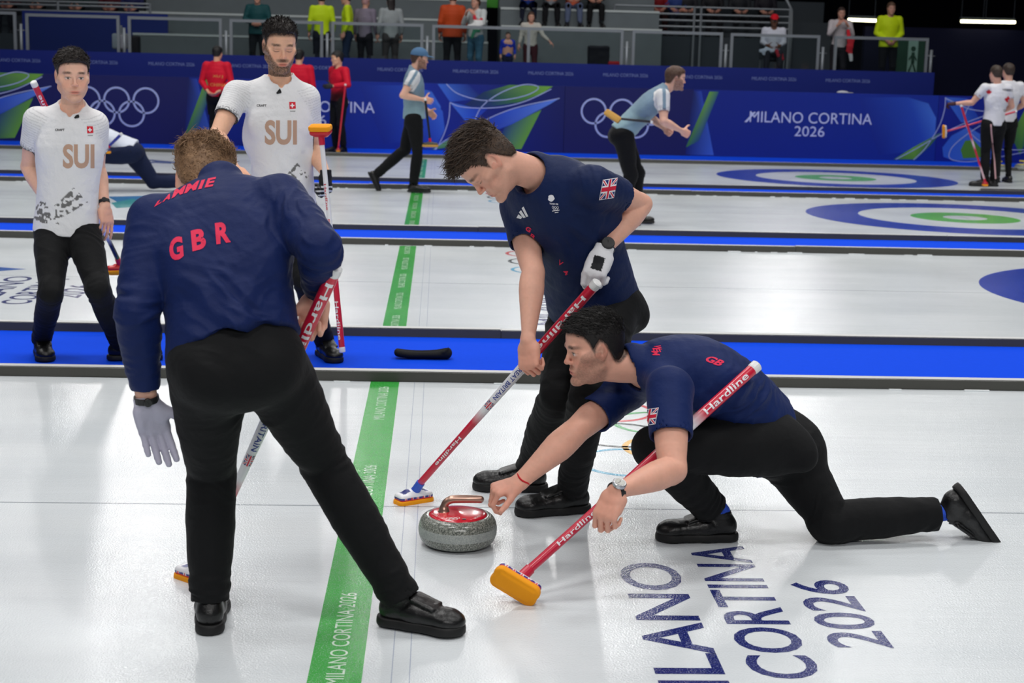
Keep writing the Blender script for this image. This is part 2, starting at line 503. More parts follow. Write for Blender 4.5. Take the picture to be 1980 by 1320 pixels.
def swoosh_right(mb):
    grad(mb, [(1728, 308), (1765, 285), (1820, 255), (1800, 280), (1770, 308)], [(70, 130, 50), (120, 176, 60), (60, 110, 120), (50, 100, 70), (90, 150, 60)], .004)
    grad(mb, [(1826, 188), (1870, 190), (1900, 240), (1858, 236)], [(60, 110, 210), (40, 80, 190), (20, 60, 170), (50, 100, 205)], .004)
    grad(mb, [(1842, 310), (1824, 303), (1822, 285), (1840, 262), (1872, 245), (1900, 262), (1930, 300), (1905, 310)], [(50, 100, 205)] * 4 + [(70, 116, 214)] * 4, .004)
    grad(mb, [(1862, 306), (1857, 290), (1866, 272), (1882, 270), (1898, 288), (1903, 304)], [(84, 140, 50)] * 6, .006)
    grad(mb, [(1955, 262), (1985, 205), (1999, 190), (1999, 240), (1972, 300)], [(60, 110, 70), (120, 176, 60), (90, 150, 80), (30, 80, 120), (60, 120, 60)], .005)
    for pts in ([(1828, 188), (1826, 212), (1815, 245), (1790, 285), (1766, 309)], [(1828, 190), (1850, 200), (1880, 212), (1930, 214), (1999, 196)],
                [(1732, 308), (1770, 288), (1830, 254), (1900, 225), (1999, 196)], [(1999, 186), (1960, 215), (1900, 240), (1850, 275), (1835, 297), (1842, 309), (1880, 312), (1950, 300), (1999, 290)],
                [(1894, 186), (1870, 210), (1866, 240), (1890, 270), (1930, 288), (1999, 289)]):
        strip(mb, pts, .016, PALE, .009)


def five(mb):
    c = B(1201, 229, .006)
    rings5(mb, c + V(.015, 0, 0), X_, Z_, .222, .034, [PALE] * 5, 0, 40, 2.36, 1.08)


def words(mb):
    grad(mb, [(1340, 176), (1356, 176), (1380, 300), (1325, 299)], [(20, 30, 90), (40, 70, 170), (60, 100, 200), (14, 30, 110)], .004)
    grad(mb, [(1372, 177), (1390, 177), (1352, 272), (1326, 285)], [(110, 166, 60), (50, 100, 110), (30, 70, 130), (60, 120, 60)], .005)
    grad(mb, [(1660, 188), (1755, 188), (1795, 200), (1810, 228), (1808, 258), (1790, 290), (1700, 300)], [(12, 40, 140), (30, 70, 176), (60, 106, 200), (66, 116, 214), (60, 106, 206), (34, 74, 186), (12, 40, 140)], .0032)
    put_text(mb, 'MILANO CORTINA', B(1568, 228, .008), X_, Z_, .2, 0, (200, 208, 238), w=2.28)
    put_text(mb, '2026', B(1565, 254, .008), X_, Z_, .185, 0, (200, 208, 238), w=.56)
    a = B(1444, 236, .0095)
    mb.poly([a + V(-.05, 0, -.0), a + V(.0, 0, 0), a + V(.16, 0, .19), a + V(.12, 0, .19)], 0, (200, 208, 238))


xs = [B(x, 200)[0] for x in (1092, 1340, 1815)]
blue0, blue1, navy = (8, 34, 128), (10, 44, 150), (20, 24, 88)
L0 = B(812, 200)[0]
board(-9.5, xs[0] - 2 * UNIT + 4.2 - 1.6, shift(swoosh, -UNIT), 'far board with pale lines and green swooshes behind the left player\'s broom', ((10, 34, 120), (12, 34, 120)))
XL = xs[0] - 2 * UNIT + 2.6
board(XL, xs[1] - UNIT, shift(five, -UNIT), 'navy far board with five pale rings beside the left-hand white shirt', (navy, navy))
board(xs[1] - UNIT, L0, shift(words, -UNIT), 'blue far board with large pale lettering behind the red-jacketed players', (blue0, blue1))
board(L0, xs[0], swoosh, 'far board with green and blue swooshes behind the grey-shirted person in a cap', ((10, 40, 150), (16, 24, 92)))
board(xs[0], xs[1], five, 'navy far board with five pale rings behind the person leaning forward in stride', (navy, navy))
board(xs[1], xs[2], words, 'blue far board whose large pale lettering is wholly in view', (blue0, blue1))
board(xs[2], 14.5, swoosh_right, 'far board with green and blue swooshes behind the maple-leaf shirts', ((10, 30, 140), (12, 40, 130)))
# the raised long board behind
mb = MB()
mb.box((-10, 30, 0), (9.54, 30.12, 1.625), 0, (8, 30, 120))
xx = onx = -8.35
for k in range(14):
    if xx < 8.8:
        put_text(mb, 'MILANO CORTINA 2026', (xx + .42, 29.995, 1.43), X_, Z_, .062, 0, (120, 136, 196), w=.86)
    xx += 1.435
tag(mb.build('advertising_board', BOARD), 'long raised blue board with small pale lettering repeated along it', 'advertising board')
DARK = mat('dark_wall', (10, 14, 42), .8, .2, var=(2, .1))
mb = MB(); mb.box((9.0, 33.2, 0), (24, 33.4, 2.55))
tag(mb.build('wall_right', DARK), 'dark navy wall right of the raised platform', None, None, 'structure')
BLACK = mat('black_drape', (5, 6, 12), .9, .1, var=(3, .2))
mb = MB(); mb.box((-22, 44, 0), (26, 44.2, 16))
tag(mb.build('wall_back', BLACK), 'black backdrop far behind the stands', None, None, 'structure')
mb = MB(); mb.box((-16, 28.7, -.02), (24, 44, .0))
tag(mb.build('floor_back', BLACK), 'dark floor behind the boards', None, None, 'structure')
# ------------------------------------------------------------------ smooth solid modelling on a grid
class Seg:
    """tapered bar with an elliptical section; s = width axis"""
    def __init__(s, a, b, ra, rb, side=None):
        s.a, s.b = np.asarray(a, float), np.asarray(b, float)
        s.ra = ra if isinstance(ra, (tuple, list)) else (ra, ra); s.rb = rb if isinstance(rb, (tuple, list)) else (rb, rb)
        d = s.b - s.a; s.L = np.linalg.norm(d); s.d = d / s.L if s.L > 1e-9 else Z_
        if side is None: side = X_ if abs(s.d[0]) < .8 else Y_
        side = np.asarray(side, float)
        s.s = nrm(side - s.d * (side @ s.d)); s.n = np.cross(s.d, s.s)
        R = max(max(s.ra), max(s.rb)); s.round = s.ra[0] == s.ra[1] and s.rb[0] == s.rb[1]
        s.lo = np.minimum(s.a, s.b) - R; s.hi = np.maximum(s.a, s.b) + R

    def ev(s, p):
        q = p - s.a; w = q @ s.d
        t = np.clip(w / max(s.L, 1e-9), 0, 1); w = w - t * s.L
        rw = s.ra[0] + (s.rb[0] - s.ra[0]) * t
        if s.round:
            q2 = np.einsum('ij,ij->i', q, q) - 2 * t * s.L * (w + t * s.L) + (t * s.L) ** 2
            return np.sqrt(np.maximum(q2, 0)) - rw
        rd = s.ra[1] + (s.rb[1] - s.ra[1]) * t; u, v = q @ s.s, q @ s.n
        rm = np.minimum(rw, rd)
        u, v, w = u / rw, v / rd, w / rm; k0 = np.sqrt(u * u + v * v + w * w)
        u, v, w = u / rw, v / rd, w / rm; k1 = np.sqrt(u * u + v * v + w * w)
        return np.where(k0 < 1e-6, -rm, k0 * (k0 - 1) / np.maximum(k1, 1e-9))


class Ell:
    def __init__(s, c, r, R=None):
        s.c = np.asarray(c, float); s.r = np.asarray(r if hasattr(r, '__len__') else (r, r, r), float)
        s.R = np.eye(3) if R is None else np.asarray(R, float)      # columns = axes
        m = np.abs(s.R) @ s.r; s.lo, s.hi = s.c - m, s.c + m

    def ev(s, p):
        q = (p - s.c) @ s.R
        k0 = np.sqrt(((q / s.r) ** 2).sum(-1)); k1 = np.sqrt(((q / s.r ** 2) ** 2).sum(-1))
        return np.where(k0 < 1e-6, -s.r.min(), k0 * (k0 - 1) / np.maximum(k1, 1e-9))


class Box:
    def __init__(s, c, h, R=None, r=.0):
        s.c = np.asarray(c, float); s.h = np.asarray(h, float); s.R = np.eye(3) if R is None else np.asarray(R, float); s.r = r
        m = np.abs(s.R) @ s.h; s.lo, s.hi = s.c - m, s.c + m

    def ev(s, p):
        q = np.abs((p - s.c) @ s.R) - (s.h - s.r)
        return np.sqrt((np.maximum(q, 0) ** 2).sum(-1)) + np.minimum(q.max(-1), 0) - s.r


def smooth_path(pts, rad, n=4):
    """Catmull-Rom through stations; rad = list of radii or (width, depth) pairs"""
    pts = [np.asarray(p, float) for p in pts]
    rad = [np.array(r if isinstance(r, (tuple, list)) else (r, r), float) for r in rad]
    Q, R = [], []
    for i in range(len(pts) - 1):
        for k in range(n):
            t = k / n
            def cr(a):
                p0, p1, p2, p3 = a[max(i - 1, 0)], a[i], a[i + 1], a[min(i + 2, len(a) - 1)]
                return .5 * ((2 * p1) + (-p0 + p2) * t + (2 * p0 - 5 * p1 + 4 * p2 - p3) * t * t + (-p0 + 3 * p1 - 3 * p2 + p3) * t ** 3)
            Q.append(cr(pts)); R.append(np.maximum(cr(rad), .002))
    Q.append(pts[-1]); R.append(rad[-1])
    return Q, R


TN = [2]


class Tube:
    def __init__(s, pts, rad, side=None, n=None, sides=None):
        n = n or TN[0]
        Q, R = smooth_path(pts, rad, n)
        if sides is not None: S, _ = smooth_path(sides, [1] * len(sides), n)
        else: S = [side] * len(Q)
        s.seg = [Seg(Q[i], Q[i + 1], tuple(R[i]), tuple(R[i + 1]), S[i]) for i in range(len(Q) - 1)]
        s.lo = np.min([g.lo for g in s.seg], 0); s.hi = np.max([g.hi for g in s.seg], 0)

    def ev(s, p):
        d = None; lo, hi = p.min(0), p.max(0)
        for g in s.seg:
            if d is not None and (np.any(g.lo - .05 > hi) or np.any(g.hi + .05 < lo)): continue
            e = g.ev(p); d = e if d is None else np.minimum(d, e)
        return d


class Capped:
    """a tube with flat ends: planes = [(point, outward normal), ...]"""
    def __init__(s, tube, planes):
        s.t = tube; s.pl = [(np.asarray(p, float), nrm(n)) for p, n in planes]; s.lo, s.hi = tube.lo, tube.hi; s.seg = tube.seg

    def ev(s, p):
        d = s.t.ev(p)
        for q, n in s.pl: d = np.maximum(d, (p - q) @ n)
        return d


class Solid:
    def __init__(s): s.ops = []; s.col = []

    def u(s, prim, k=.012): s.ops.append(('u', prim, k)); return s

    def cut(s, prim, k=.004): s.ops.append(('s', prim, k)); return s

    def clip(s, p, n, lo=None, hi=None):
        """keep only the side of the plane against n, inside the box lo..hi"""
        s.ops.append(('c', (np.asarray(p, float), nrm(n), lo, hi), 0)); return s

    def ev(s, p, h):
        d = np.full(len(p), .5); lo, hi = p.min(0), p.max(0)
        for op, q, k in s.ops:
            if op == 'c':
                pp, n, l, g = q
                m = np.ones(len(p), bool) if l is None else np.all((p >= l) & (p <= g), -1)
                if m.any(): d[m] = np.maximum(d[m], (p[m] - pp) @ n)
                continue
            mrg = k + 3 * h
            if np.any(q.lo - mrg > hi) or np.any(q.hi + mrg < lo): continue
            e = q.ev(p)
            if op == 'u':
                if k <= 0: d = np.minimum(d, e)
                else:
                    t = np.maximum(k - np.abs(d - e), 0) / k; d = np.minimum(d, e) - t * t * k * .25
            else:
                e = -e; t = np.maximum(k - np.abs(d - e), 0) / max(k, 1e-9); d = np.maximum(d, e) + t * t * k * .25
        return d

    def mesh(s, h):
        n = 20; step = n * h
        us = [q for op, q, k in s.ops if op == 'u']
        keys = set()
        for q in us:
            for g in (q.seg if hasattr(q, 'seg') else [q]):
                a = np.floor((g.lo - 2 * h - .006) / step).astype(int); b = np.floor((g.hi + 2 * h + .006) / step).astype(int)
                for i in range(a[0], b[0] + 1):
                    for j in range(a[1], b[1] + 1):
                        for k in range(a[2], b[2] + 1): keys.add((i, j, k))
        VK, VP, FK = [], [], []
        m = n + 2; OFF = 1 << 20
        ar = np.arange(-1, n + 1)
        gi = np.stack(np.meshgrid(ar, ar, ar, indexing='ij'), -1).reshape(-1, 3)
        corner = np.array([(0, 0, 0), (1, 0, 0), (0, 1, 0), (1, 1, 0), (0, 0, 1), (1, 0, 1), (0, 1, 1), (1, 1, 1)])
        edges = [(0, 1), (2, 3), (4, 5), (6, 7), (0, 2), (1, 3), (4, 6), (5, 7), (0, 4), (1, 5), (2, 6), (3, 7)]
        for key in keys:
            base = np.array(key) * n
            if abs(s.ev(((base + n / 2) * h)[None], step)[0]) > 1.15 * step: continue
            pts = (gi + base) * h
            D = s.ev(pts, h).reshape(m, m, m)
            if D.min() > 0 or D.max() < 0: continue
            S = D < 0
            c8 = np.stack([D[dx:m - 1 + dx, dy:m - 1 + dy, dz:m - 1 + dz] for dx, dy, dz in corner], -1)
            s8 = c8 < 0; act = s8.any(-1) & ~s8.all(-1)
            ii = np.argwhere(act)
            if len(ii) == 0: continue
            c = c8[act]; acc = np.zeros((len(ii), 3)); cnt = np.zeros(len(ii))
            for a, b in edges:
                va, vb = c[:, a], c[:, b]; cr = (va < 0) != (vb < 0)
                t = np.where(cr, va / np.where(cr, va - vb, 1), 0)
                pt = corner[a] + np.multiply.outer(t, (corner[b] - corner[a]).astype(float))
                acc += pt * cr[:, None]; cnt += cr
            gidx = ii - 1 + base
            VP.append((gidx + acc / cnt[:, None]) * h)
            kk = lambda g: ((g[:, 0] + OFF) << 42) | ((g[:, 1] + OFF) << 21) | (g[:, 2] + OFF)
            VK.append(kk(gidx.astype(np.int64)))
            for ax in range(3):
                o1, o2 = [(1, 2), (2, 0), (0, 1)][ax]
                A = S[1:n + 1, 1:n + 1, 1:n + 1]
                sl = [slice(1, n + 1)] * 3; sl[ax] = slice(2, n + 2) if True else None
                # samples run -1..n, so index n+1 is sample n
                B_ = S[tuple(sl)]
                cr = np.argwhere(A != B_)
                if len(cr) == 0: continue
                pos = A[A != B_]
                g = (cr + base).astype(np.int64)
                e1 = np.zeros(3, np.int64); e1[o1] = 1; e2 = np.zeros(3, np.int64); e2[o2] = 1
                q = np.stack([kk(g - e1 - e2), kk(g - e2), kk(g), kk(g - e1)], -1)
                q[~pos] = q[~pos][:, ::-1]
                FK.append(q)
        VK = np.concatenate(VK); VP = np.concatenate(VP); FK = np.concatenate(FK)
        uk, idx = np.unique(VK, return_index=True); vp = VP[idx]
        f = np.searchsorted(uk, FK); ok = np.all(uk[np.minimum(f, len(uk) - 1)] == FK, -1)
        f = f[ok]; us = np.unique(f); mp = np.full(len(vp), -1); mp[us] = np.arange(len(us))
        return vp[us], mp[f]


def vnormals(v, f):
    n = np.cross(v[f[:, 2]] - v[f[:, 0]], v[f[:, 3]] - v[f[:, 1]]) if f.shape[1] == 4 else np.cross(v[f[:, 1]] - v[f[:, 0]], v[f[:, 2]] - v[f[:, 0]])
    N = np.zeros_like(v)
    for k in range(f.shape[1]): np.add.at(N, f[:, k], n)
    return N / (np.linalg.norm(N, axis=1, keepdims=True) + 1e-12)


def relax(v, f, it=1, w=.5):
    for _ in range(it):
        A = np.zeros_like(v); C = np.zeros(len(v))
        for a, b in ((0, 1), (1, 2), (2, 3), (3, 0)):
            np.add.at(A, f[:, a], v[f[:, b]]); np.add.at(A, f[:, b], v[f[:, a]])
            np.add.at(C, f[:, a], 1); np.add.at(C, f[:, b], 1)
        v = v + w * (A / np.maximum(C, 1)[:, None] - v)
    return v


_rt = np.random.RandomState(3).rand(4096).astype(float) * 2 - 1


def noise(p, seed=0):
    p = np.asarray(p, float) + seed * 17.31; i = np.floor(p).astype(np.int64); f = p - i; f = f * f * (3 - 2 * f)
    r = 0
    for dx in (0, 1):
        for dy in (0, 1):
            for dz in (0, 1):
                h = ((i[:, 0] + dx) * 73856093 ^ (i[:, 1] + dy) * 19349663 ^ (i[:, 2] + dz) * 83492791) & 4095
                w = (f[:, 0] if dx else 1 - f[:, 0]) * (f[:, 1] if dy else 1 - f[:, 1]) * (f[:, 2] if dz else 1 - f[:, 2])
                r = r + _rt[h] * w
    return r


def folds(v, n, spec):
    """cloth folds: each (centre, radius, axis, wavelength, depth); crests run across the axis"""
    out = np.zeros(len(v))
    for i, (c, r, ax, wl, dep) in enumerate(spec):
        q = v - np.asarray(c); w = np.exp(-(q ** 2).sum(1) / (r * r)); a = nrm(ax)
        al = q @ a; wob = noise(v / (r * 1.1), i)
        pp = (q - np.multiply.outer(al, a)) / (wl * 3.4) + np.multiply.outer(al / wl + wob * 1.1, a)
        n1 = noise(pp * 1.15, i + 3); n2 = noise(pp * 2.1 + 7, i + 11)
        m = .55 + .6 * np.clip(noise(v / (r * .55), i + 9) + .35, 0, 1)
        out += w * dep * m * (1.5 * (.42 - np.abs(n1)) + .5 * (.4 - np.abs(n2)))
    return v + n * out[:, None]


def to_obj(name, v, f, m, parent=None, cols=None, smooth=True):
    me = bpy.data.meshes.new(name)
    me.vertices.add(len(v)); me.vertices.foreach_set('co', np.asarray(v, np.float32).ravel())
    k = f.shape[1]
    me.loops.add(len(f) * k); me.loops.foreach_set('vertex_index', f.astype(np.int32).ravel())
    me.polygons.add(len(f)); me.polygons.foreach_set('loop_start', np.arange(0, len(f) * k, k, dtype=np.int32))
    me.polygons.foreach_set('loop_total', np.full(len(f), k, np.int32))
    me.update(calc_edges=True); me.validate()
    for q in (m if isinstance(m, (list, tuple)) else [m]): me.materials.append(q)
    if smooth: me.polygons.foreach_set('use_smooth', np.ones(len(me.polygons), bool))
    if cols is not None:
        ca = me.color_attributes.new('Col', 'FLOAT_COLOR', 'POINT')
        ca.data.foreach_set('color', np.concatenate([cols, np.ones((len(v), 1))], 1).astype(np.float32).ravel())
    o = bpy.data.objects.new(name, me); COL.objects.link(o)
    if parent is not None: under(o, parent)
    return o


def lin(c): return np.array(srgb(c)[:3])


def sstep(a, b, x):
    t = np.clip((x - a) / (b - a), 0, 1); return t * t * (3 - 2 * t)


def frame(fwd, up):
    """columns: right (x), forward (y), up (z)"""
    f = nrm(fwd); u = np.asarray(up, float); u = nrm(u - f * (u @ f)); r = np.cross(f, u)
    return np.stack([r, f, u], 1)


# ------------------------------------------------------------------ figures
CLOTH_B = [(700, .25), (45, .12)]
NAVY_SHIRT = mat('navy_jersey', rough=.6, spec=.18, attr=True, bump=[(900, .12), (26, .2)], sheen=.03)
WHITE_SHIRT = mat('light_jersey', rough=.7, spec=.3, attr=True, bump=[(900, .12), (24, .35)], sheen=.1)
TROUSER = mat('black_trousers', (14, 15, 17), .78, .2, bump=[(800, .2), (22, .2)], sheen=.03)
SKIN = mat('skin', rough=.5, spec=.35, attr=True, sss=.12, bump=[(420, .1)])
LEATHER = mat('black_leather', (15, 15, 16), .36, .5, bump=[(260, .12), (30, .25)])
RUBBER = mat('black_sole', (20, 20, 21), .6, .4)
HAIR = mat('hair', rough=.55, spec=.4, attr=True, bump=[(260, .5)])
SOCK = mat('patterned_sock', (48, 84, 200), .85, .2, var=(90, .5), bump=(500, .3))
GLOVE = mat('white_glove', rough=.62, spec=.3, attr=True, bump=[(300, .15), (60, .25)])
STRAP = mat('watch_strap', (26, 26, 28), .5, .5)
STEEL = mat('watch_steel', (190, 192, 196), .25, .6, metal=1.0)
DIAL = mat('watch_dial', (196, 196, 190), .3, .5)


def hand(S, wrist, fwd, back, side, curl, size=1.0, thumb=(.9, .35, .35), inflate=0.0, spread=.06, tcurl=.5):
    """palm and five fingers; fwd = wrist to knuckles, back = out of the back of the hand, side = +1 thumb on the
    right of (fwd, back), curl = four finger curls in radians per joint"""
    F = frame(fwd, back); x, y, z = F[:, 0] * side, F[:, 1], F[:, 2]
    W = lambda a, b, c: wrist + (x * a + y * b + z * c) * size
    g = inflate
    S.u(Seg(W(0, -.01, 0), W(.0, .03, 0), ((.029) * size + g, .019 * size + g), (.035 * size + g, .017 * size + g), x), .012)
    S.u(Seg(W(.002, .028, 0), W(.002, .078, .001), (.036 * size + g, .0165 * size + g), (.041 * size + g, .0135 * size + g), x), .012)
    S.u(Seg(W(.022, .018, -.008), W(.033, .05, -.01), .017 * size + g, .013 * size + g), .014)     # thumb mound
    S.u(Seg(W(-.028, .018, -.008), W(-.03, .055, -.007), .014 * size + g, .012 * size + g), .012)
    tips = []
    for i, (ox, oy, ls, r) in enumerate(((.031, .086, (.043, .027, .021), .0092), (.0105, .091, (.047, .031, .022), .0095), (-.0105, .088, (.044, .028, .021), .009), (-.0305, .08, (.034, .021, .019), .008))):
        cu = curl[i] if isinstance(curl[i], (tuple, list)) else (curl[i], curl[i] * 1.15, curl[i] * .7)
        sp = spread * (1.5 - i) / 1.5
        p = W(ox, oy, .0); d0 = nrm(y + x * sp); a = 0
        S.u(Seg(W(ox * .8, oy - .03, .002), p, .010 * size + g, (r + .0012) * size + g), .009)
        rr = r
        for L, c in zip(ls, cu):
            a += c; d = d0 * math.cos(a) - z * math.sin(a); q = p + d * L * size
            S.u(Seg(p, q, rr * size + g, rr * .9 * size + g), .0035); p = q; rr *= .9
        tips.append(p)
    t0 = W(.026, .022, -.006); ta, tb, tc_ = thumb          # thumb direction: side, forward, palm
    d = nrm(x * ta + y * tb - z * tc_); p1 = t0 + d * .042 * size
    d2 = nrm(d * math.cos(tcurl * .6) + nrm(y * .8 - x * .5 - z * .35) * math.sin(tcurl * .6)); p2 = p1 + d2 * .033 * size
    d3 = nrm(d2 * math.cos(tcurl * .6) + nrm(y * .6 - x * .8 - z * .3) * math.sin(tcurl * .6)); p3 = p2 + d3 * .025 * size
    S.u(Seg(t0, p1, .0145 * size + g, .0115 * size + g), .012)
    S.u(Seg(p1, p2, .0112 * size + g, .0102 * size + g), .004); S.u(Seg(p2, p3, .0102 * size + g, .0088 * size + g), .004)
    return W, tips


def head(S, c, fwd, up, s=1.0, ear=True, nose=1.0, jaw=1.0):
    F = frame(fwd, up)
    W = lambda a, b, d: c + F @ (V(a, b, d) * s)
    E = lambda a, b, d, r, k=.01, M=None: S.u(Ell(W(a, b, d), V(*r) * s, F if M is None else F @ M), k)
    E(0, -.018, .042, (.0755, .093, .082), 0)
    E(0, .018, .045, (.066, .074, .07), .02)
    E(0, .022, -.035, (.059 * jaw, .062, .085), .03)
    E(0, -.012, -.01, (.0685, .062, .055), .03)
    for q in (-1, 1):
        S.u(Seg(W(q * .052 * jaw, -.002, -.055), W(q * .017, .072, -.1), .019 * s, .014 * s), .022)
        S.u(Seg(W(q * .056, .055, -.012), W(q * .062, .01, -.012), .015 * s, .014 * s), .02)       # cheekbone
        E(q * .034, .062, -.045, (.022, .018, .028), .02)                                          # cheek
    E(0, .083, -.1, (.019, .013, .014), .016)
    S.u(Seg(W(-.036, .081, .022), W(.036, .081, .022), .0105 * s, .0105 * s), .016)
    for q in (-1, 1):
        S.cut(Ell(W(q * .0305, .1, .001), V(.018, .019, .0125) * s, F), .012)
        E(q * .0305, .0715, .001, (.0145, .0135, .0125), .003)                                     # eyeball and lids
        S.u(Seg(W(q * .018, .0835, .008), W(q * .043, .0775, .008), .0034 * s, .003 * s), .004)
    # nose
    S.u(Seg(W(0, .084, .012), W(0, .1 + .006 * (nose - 1), -.024), .0062 * s, .008 * s), .01)
    E(0, .101 + .008 * (nose - 1), -.028, (.0092, .0095, .0082), .007)
    for q in (-1, 1):
        E(q * .0112, .092, -.031, (.0068, .0085, .0062), .006)
        S.cut(Ell(W(q * .006, .096, -.0375), V(.003, .004, .0025) * s, F), .002)
    # mouth
    E(0, .081, -.062, (.027, .012, .013), .014)
    S.u(Seg(W(-.016, .0865, -.0605), W(.016, .0865, -.0605), .0042 * s, .0042 * s), .006)
    S.u(Seg(W(-.013, .0855, -.071), W(.013, .0855, -.071), .0054 * s, .0054 * s), .006)
    S.cut(Seg(W(-.024, .0925, -.0655), W(.024, .0925, -.0655), (.0035 * s, .0013 * s), (.0035 * s, .0013 * s), F[:, 1]), .003)
    if ear:
        for q in (-1, 1):
            M = np.array(Matrix.Rotation(q * .22, 3, 'Z') @ Matrix.Rotation(.18, 3, 'X'))
            E(q * .0735, -.008, .002, (.0075, .018, .030), .006, M)
            E(q * .0735, -.004, -.022, (.006, .010, .012), .006, M)
            S.cut(Ell(W(q * .0805, -.003, .006), V(.0065, .0105, .018) * s, F @ M), .003)
            E(q * .0755, .003, -.004, (.004, .004, .006), .003, M)
    return F, W


def skin_colors(v, c, F, s, base, brow, beard=0.0, beardcol=(70, 52, 42), scalp=None, eyes='open', hairline=None):
    """colour of skin: lips, brows, eyes, stubble, warmer ears, nose, hands"""
    q = (v - c) @ F / s
    col = np.tile(lin(base), (len(v), 1))
    m = 1 + .05 * noise(v / .03, 1) + .035 * noise(v / .008, 2); col = col * m[:, None]
    def mix(w, rgb):
        nonlocal col
        w = np.clip(w, 0, 1)[:, None]; col = col * (1 - w) + lin(rgb) * w
    near = (np.abs(q[:, 0]) < .12) & (np.abs(q[:, 1]) < .16) & (q[:, 2] > -.16) & (q[:, 2] < .16)
    N = near.astype(float)
    x, y, z = q[:, 0], q[:, 1], q[:, 2]; ax = np.abs(x)
    red = tuple(int(t) for t in np.array(base) * (.98, .72, .68))
    mix(N * .28 * np.exp(-((ax - .04) ** 2 + (z + .03) ** 2) / .0005) * (y > .03), red)
    mix(N * .25 * np.exp(-(x ** 2 + (z + .028) ** 2) / .00022) * (y > .085), red)
    mix(N * .3 * (ax > .077) * (np.abs(z) < .045), red)
    # stubble or beard
    if beard:
        zl_ = np.interp(ax, [.0, .018, .03, .045, .058, .07], [-.072, -.074, -.062, -.046, -.02, .012])
        f1 = sstep(.013, -.010, z - zl_) * sstep(-.028, -.008, y) * (z > -.135)
        lipz = np.exp(-(x / .024) ** 4 - ((z + .066) / .0095) ** 4)
        must = np.exp(-(x / .03) ** 4 - ((z + .049) / .008) ** 4) * (y > .06)
        w = np.clip(np.maximum(f1, must), 0, 1) * (1 - lipz)
        w = w * (.8 + .35 * noise(v / .003, 4))
        mix(N * w * beard, beardcol)
    lips = np.exp(-(x / .021) ** 4 - ((z + .066) / .0085) ** 4) * (y > .07)
    mix(N * lips * .75, tuple(int(t) for t in np.array(base) * (.86, .52, .52)))
    mix(N * np.exp(-(x / .022) ** 4 - ((z + .0655) / .0013) ** 2) * (y > .07) * .7, (70, 28, 26))
    mix(N * .5 * np.exp(-(((x * x) ** .5 - .006) / .0025) ** 2 - ((z + .0385) / .0025) ** 2) * (y > .085), (70, 34, 28))
    br = np.exp(-((ax - .033) / .0185) ** 4 - ((z - .0225 - .004 * np.cos((ax - .03) * 60)) / .006) ** 4) * (y > .055)
    mix(N * br * (.85 + .3 * noise(v / .0025, 6)), brow)
    if eyes == 'open':
        e = np.exp(-((ax - .0305) / .0115) ** 4 - ((z - .0005) / .0048) ** 4) * (y > .06)
        mix(N * e, (225, 218, 214))
        ir = np.exp(-((ax - .0305) / .0052) ** 4 - ((z + .0003) / .0052) ** 4) * (y > .06) * (e > .35)
        mix(N * ir, (46, 36, 32))
        mix(N * np.exp(-((ax - .0305) / .0145) ** 4 - ((z - .0062 + 14 * (ax - .0305) ** 2) / .0016) ** 2) * (y > .055), (42, 28, 24))
    else:
        mix(N * np.exp(-((ax - .0305) / .014) ** 4 - ((z + .0062 - 12 * (ax - .0305) ** 2) / .0017) ** 2) * (y > .055), (52, 34, 28))
        mix(N * .35 * np.exp(-((ax - .0305) / .015) ** 4 - ((z - .0055) / .003) ** 2) * (y > .055), (120, 70, 60))
    if scalp is not None and hairline is not None:
        w = hairline(q) * (.9 + .25 * noise(v / .0025, 8)) * sstep(.121, .112, np.linalg.norm(q - V(0, -.018, .034), axis=1))
        mix(N * w, scalp)
    return col


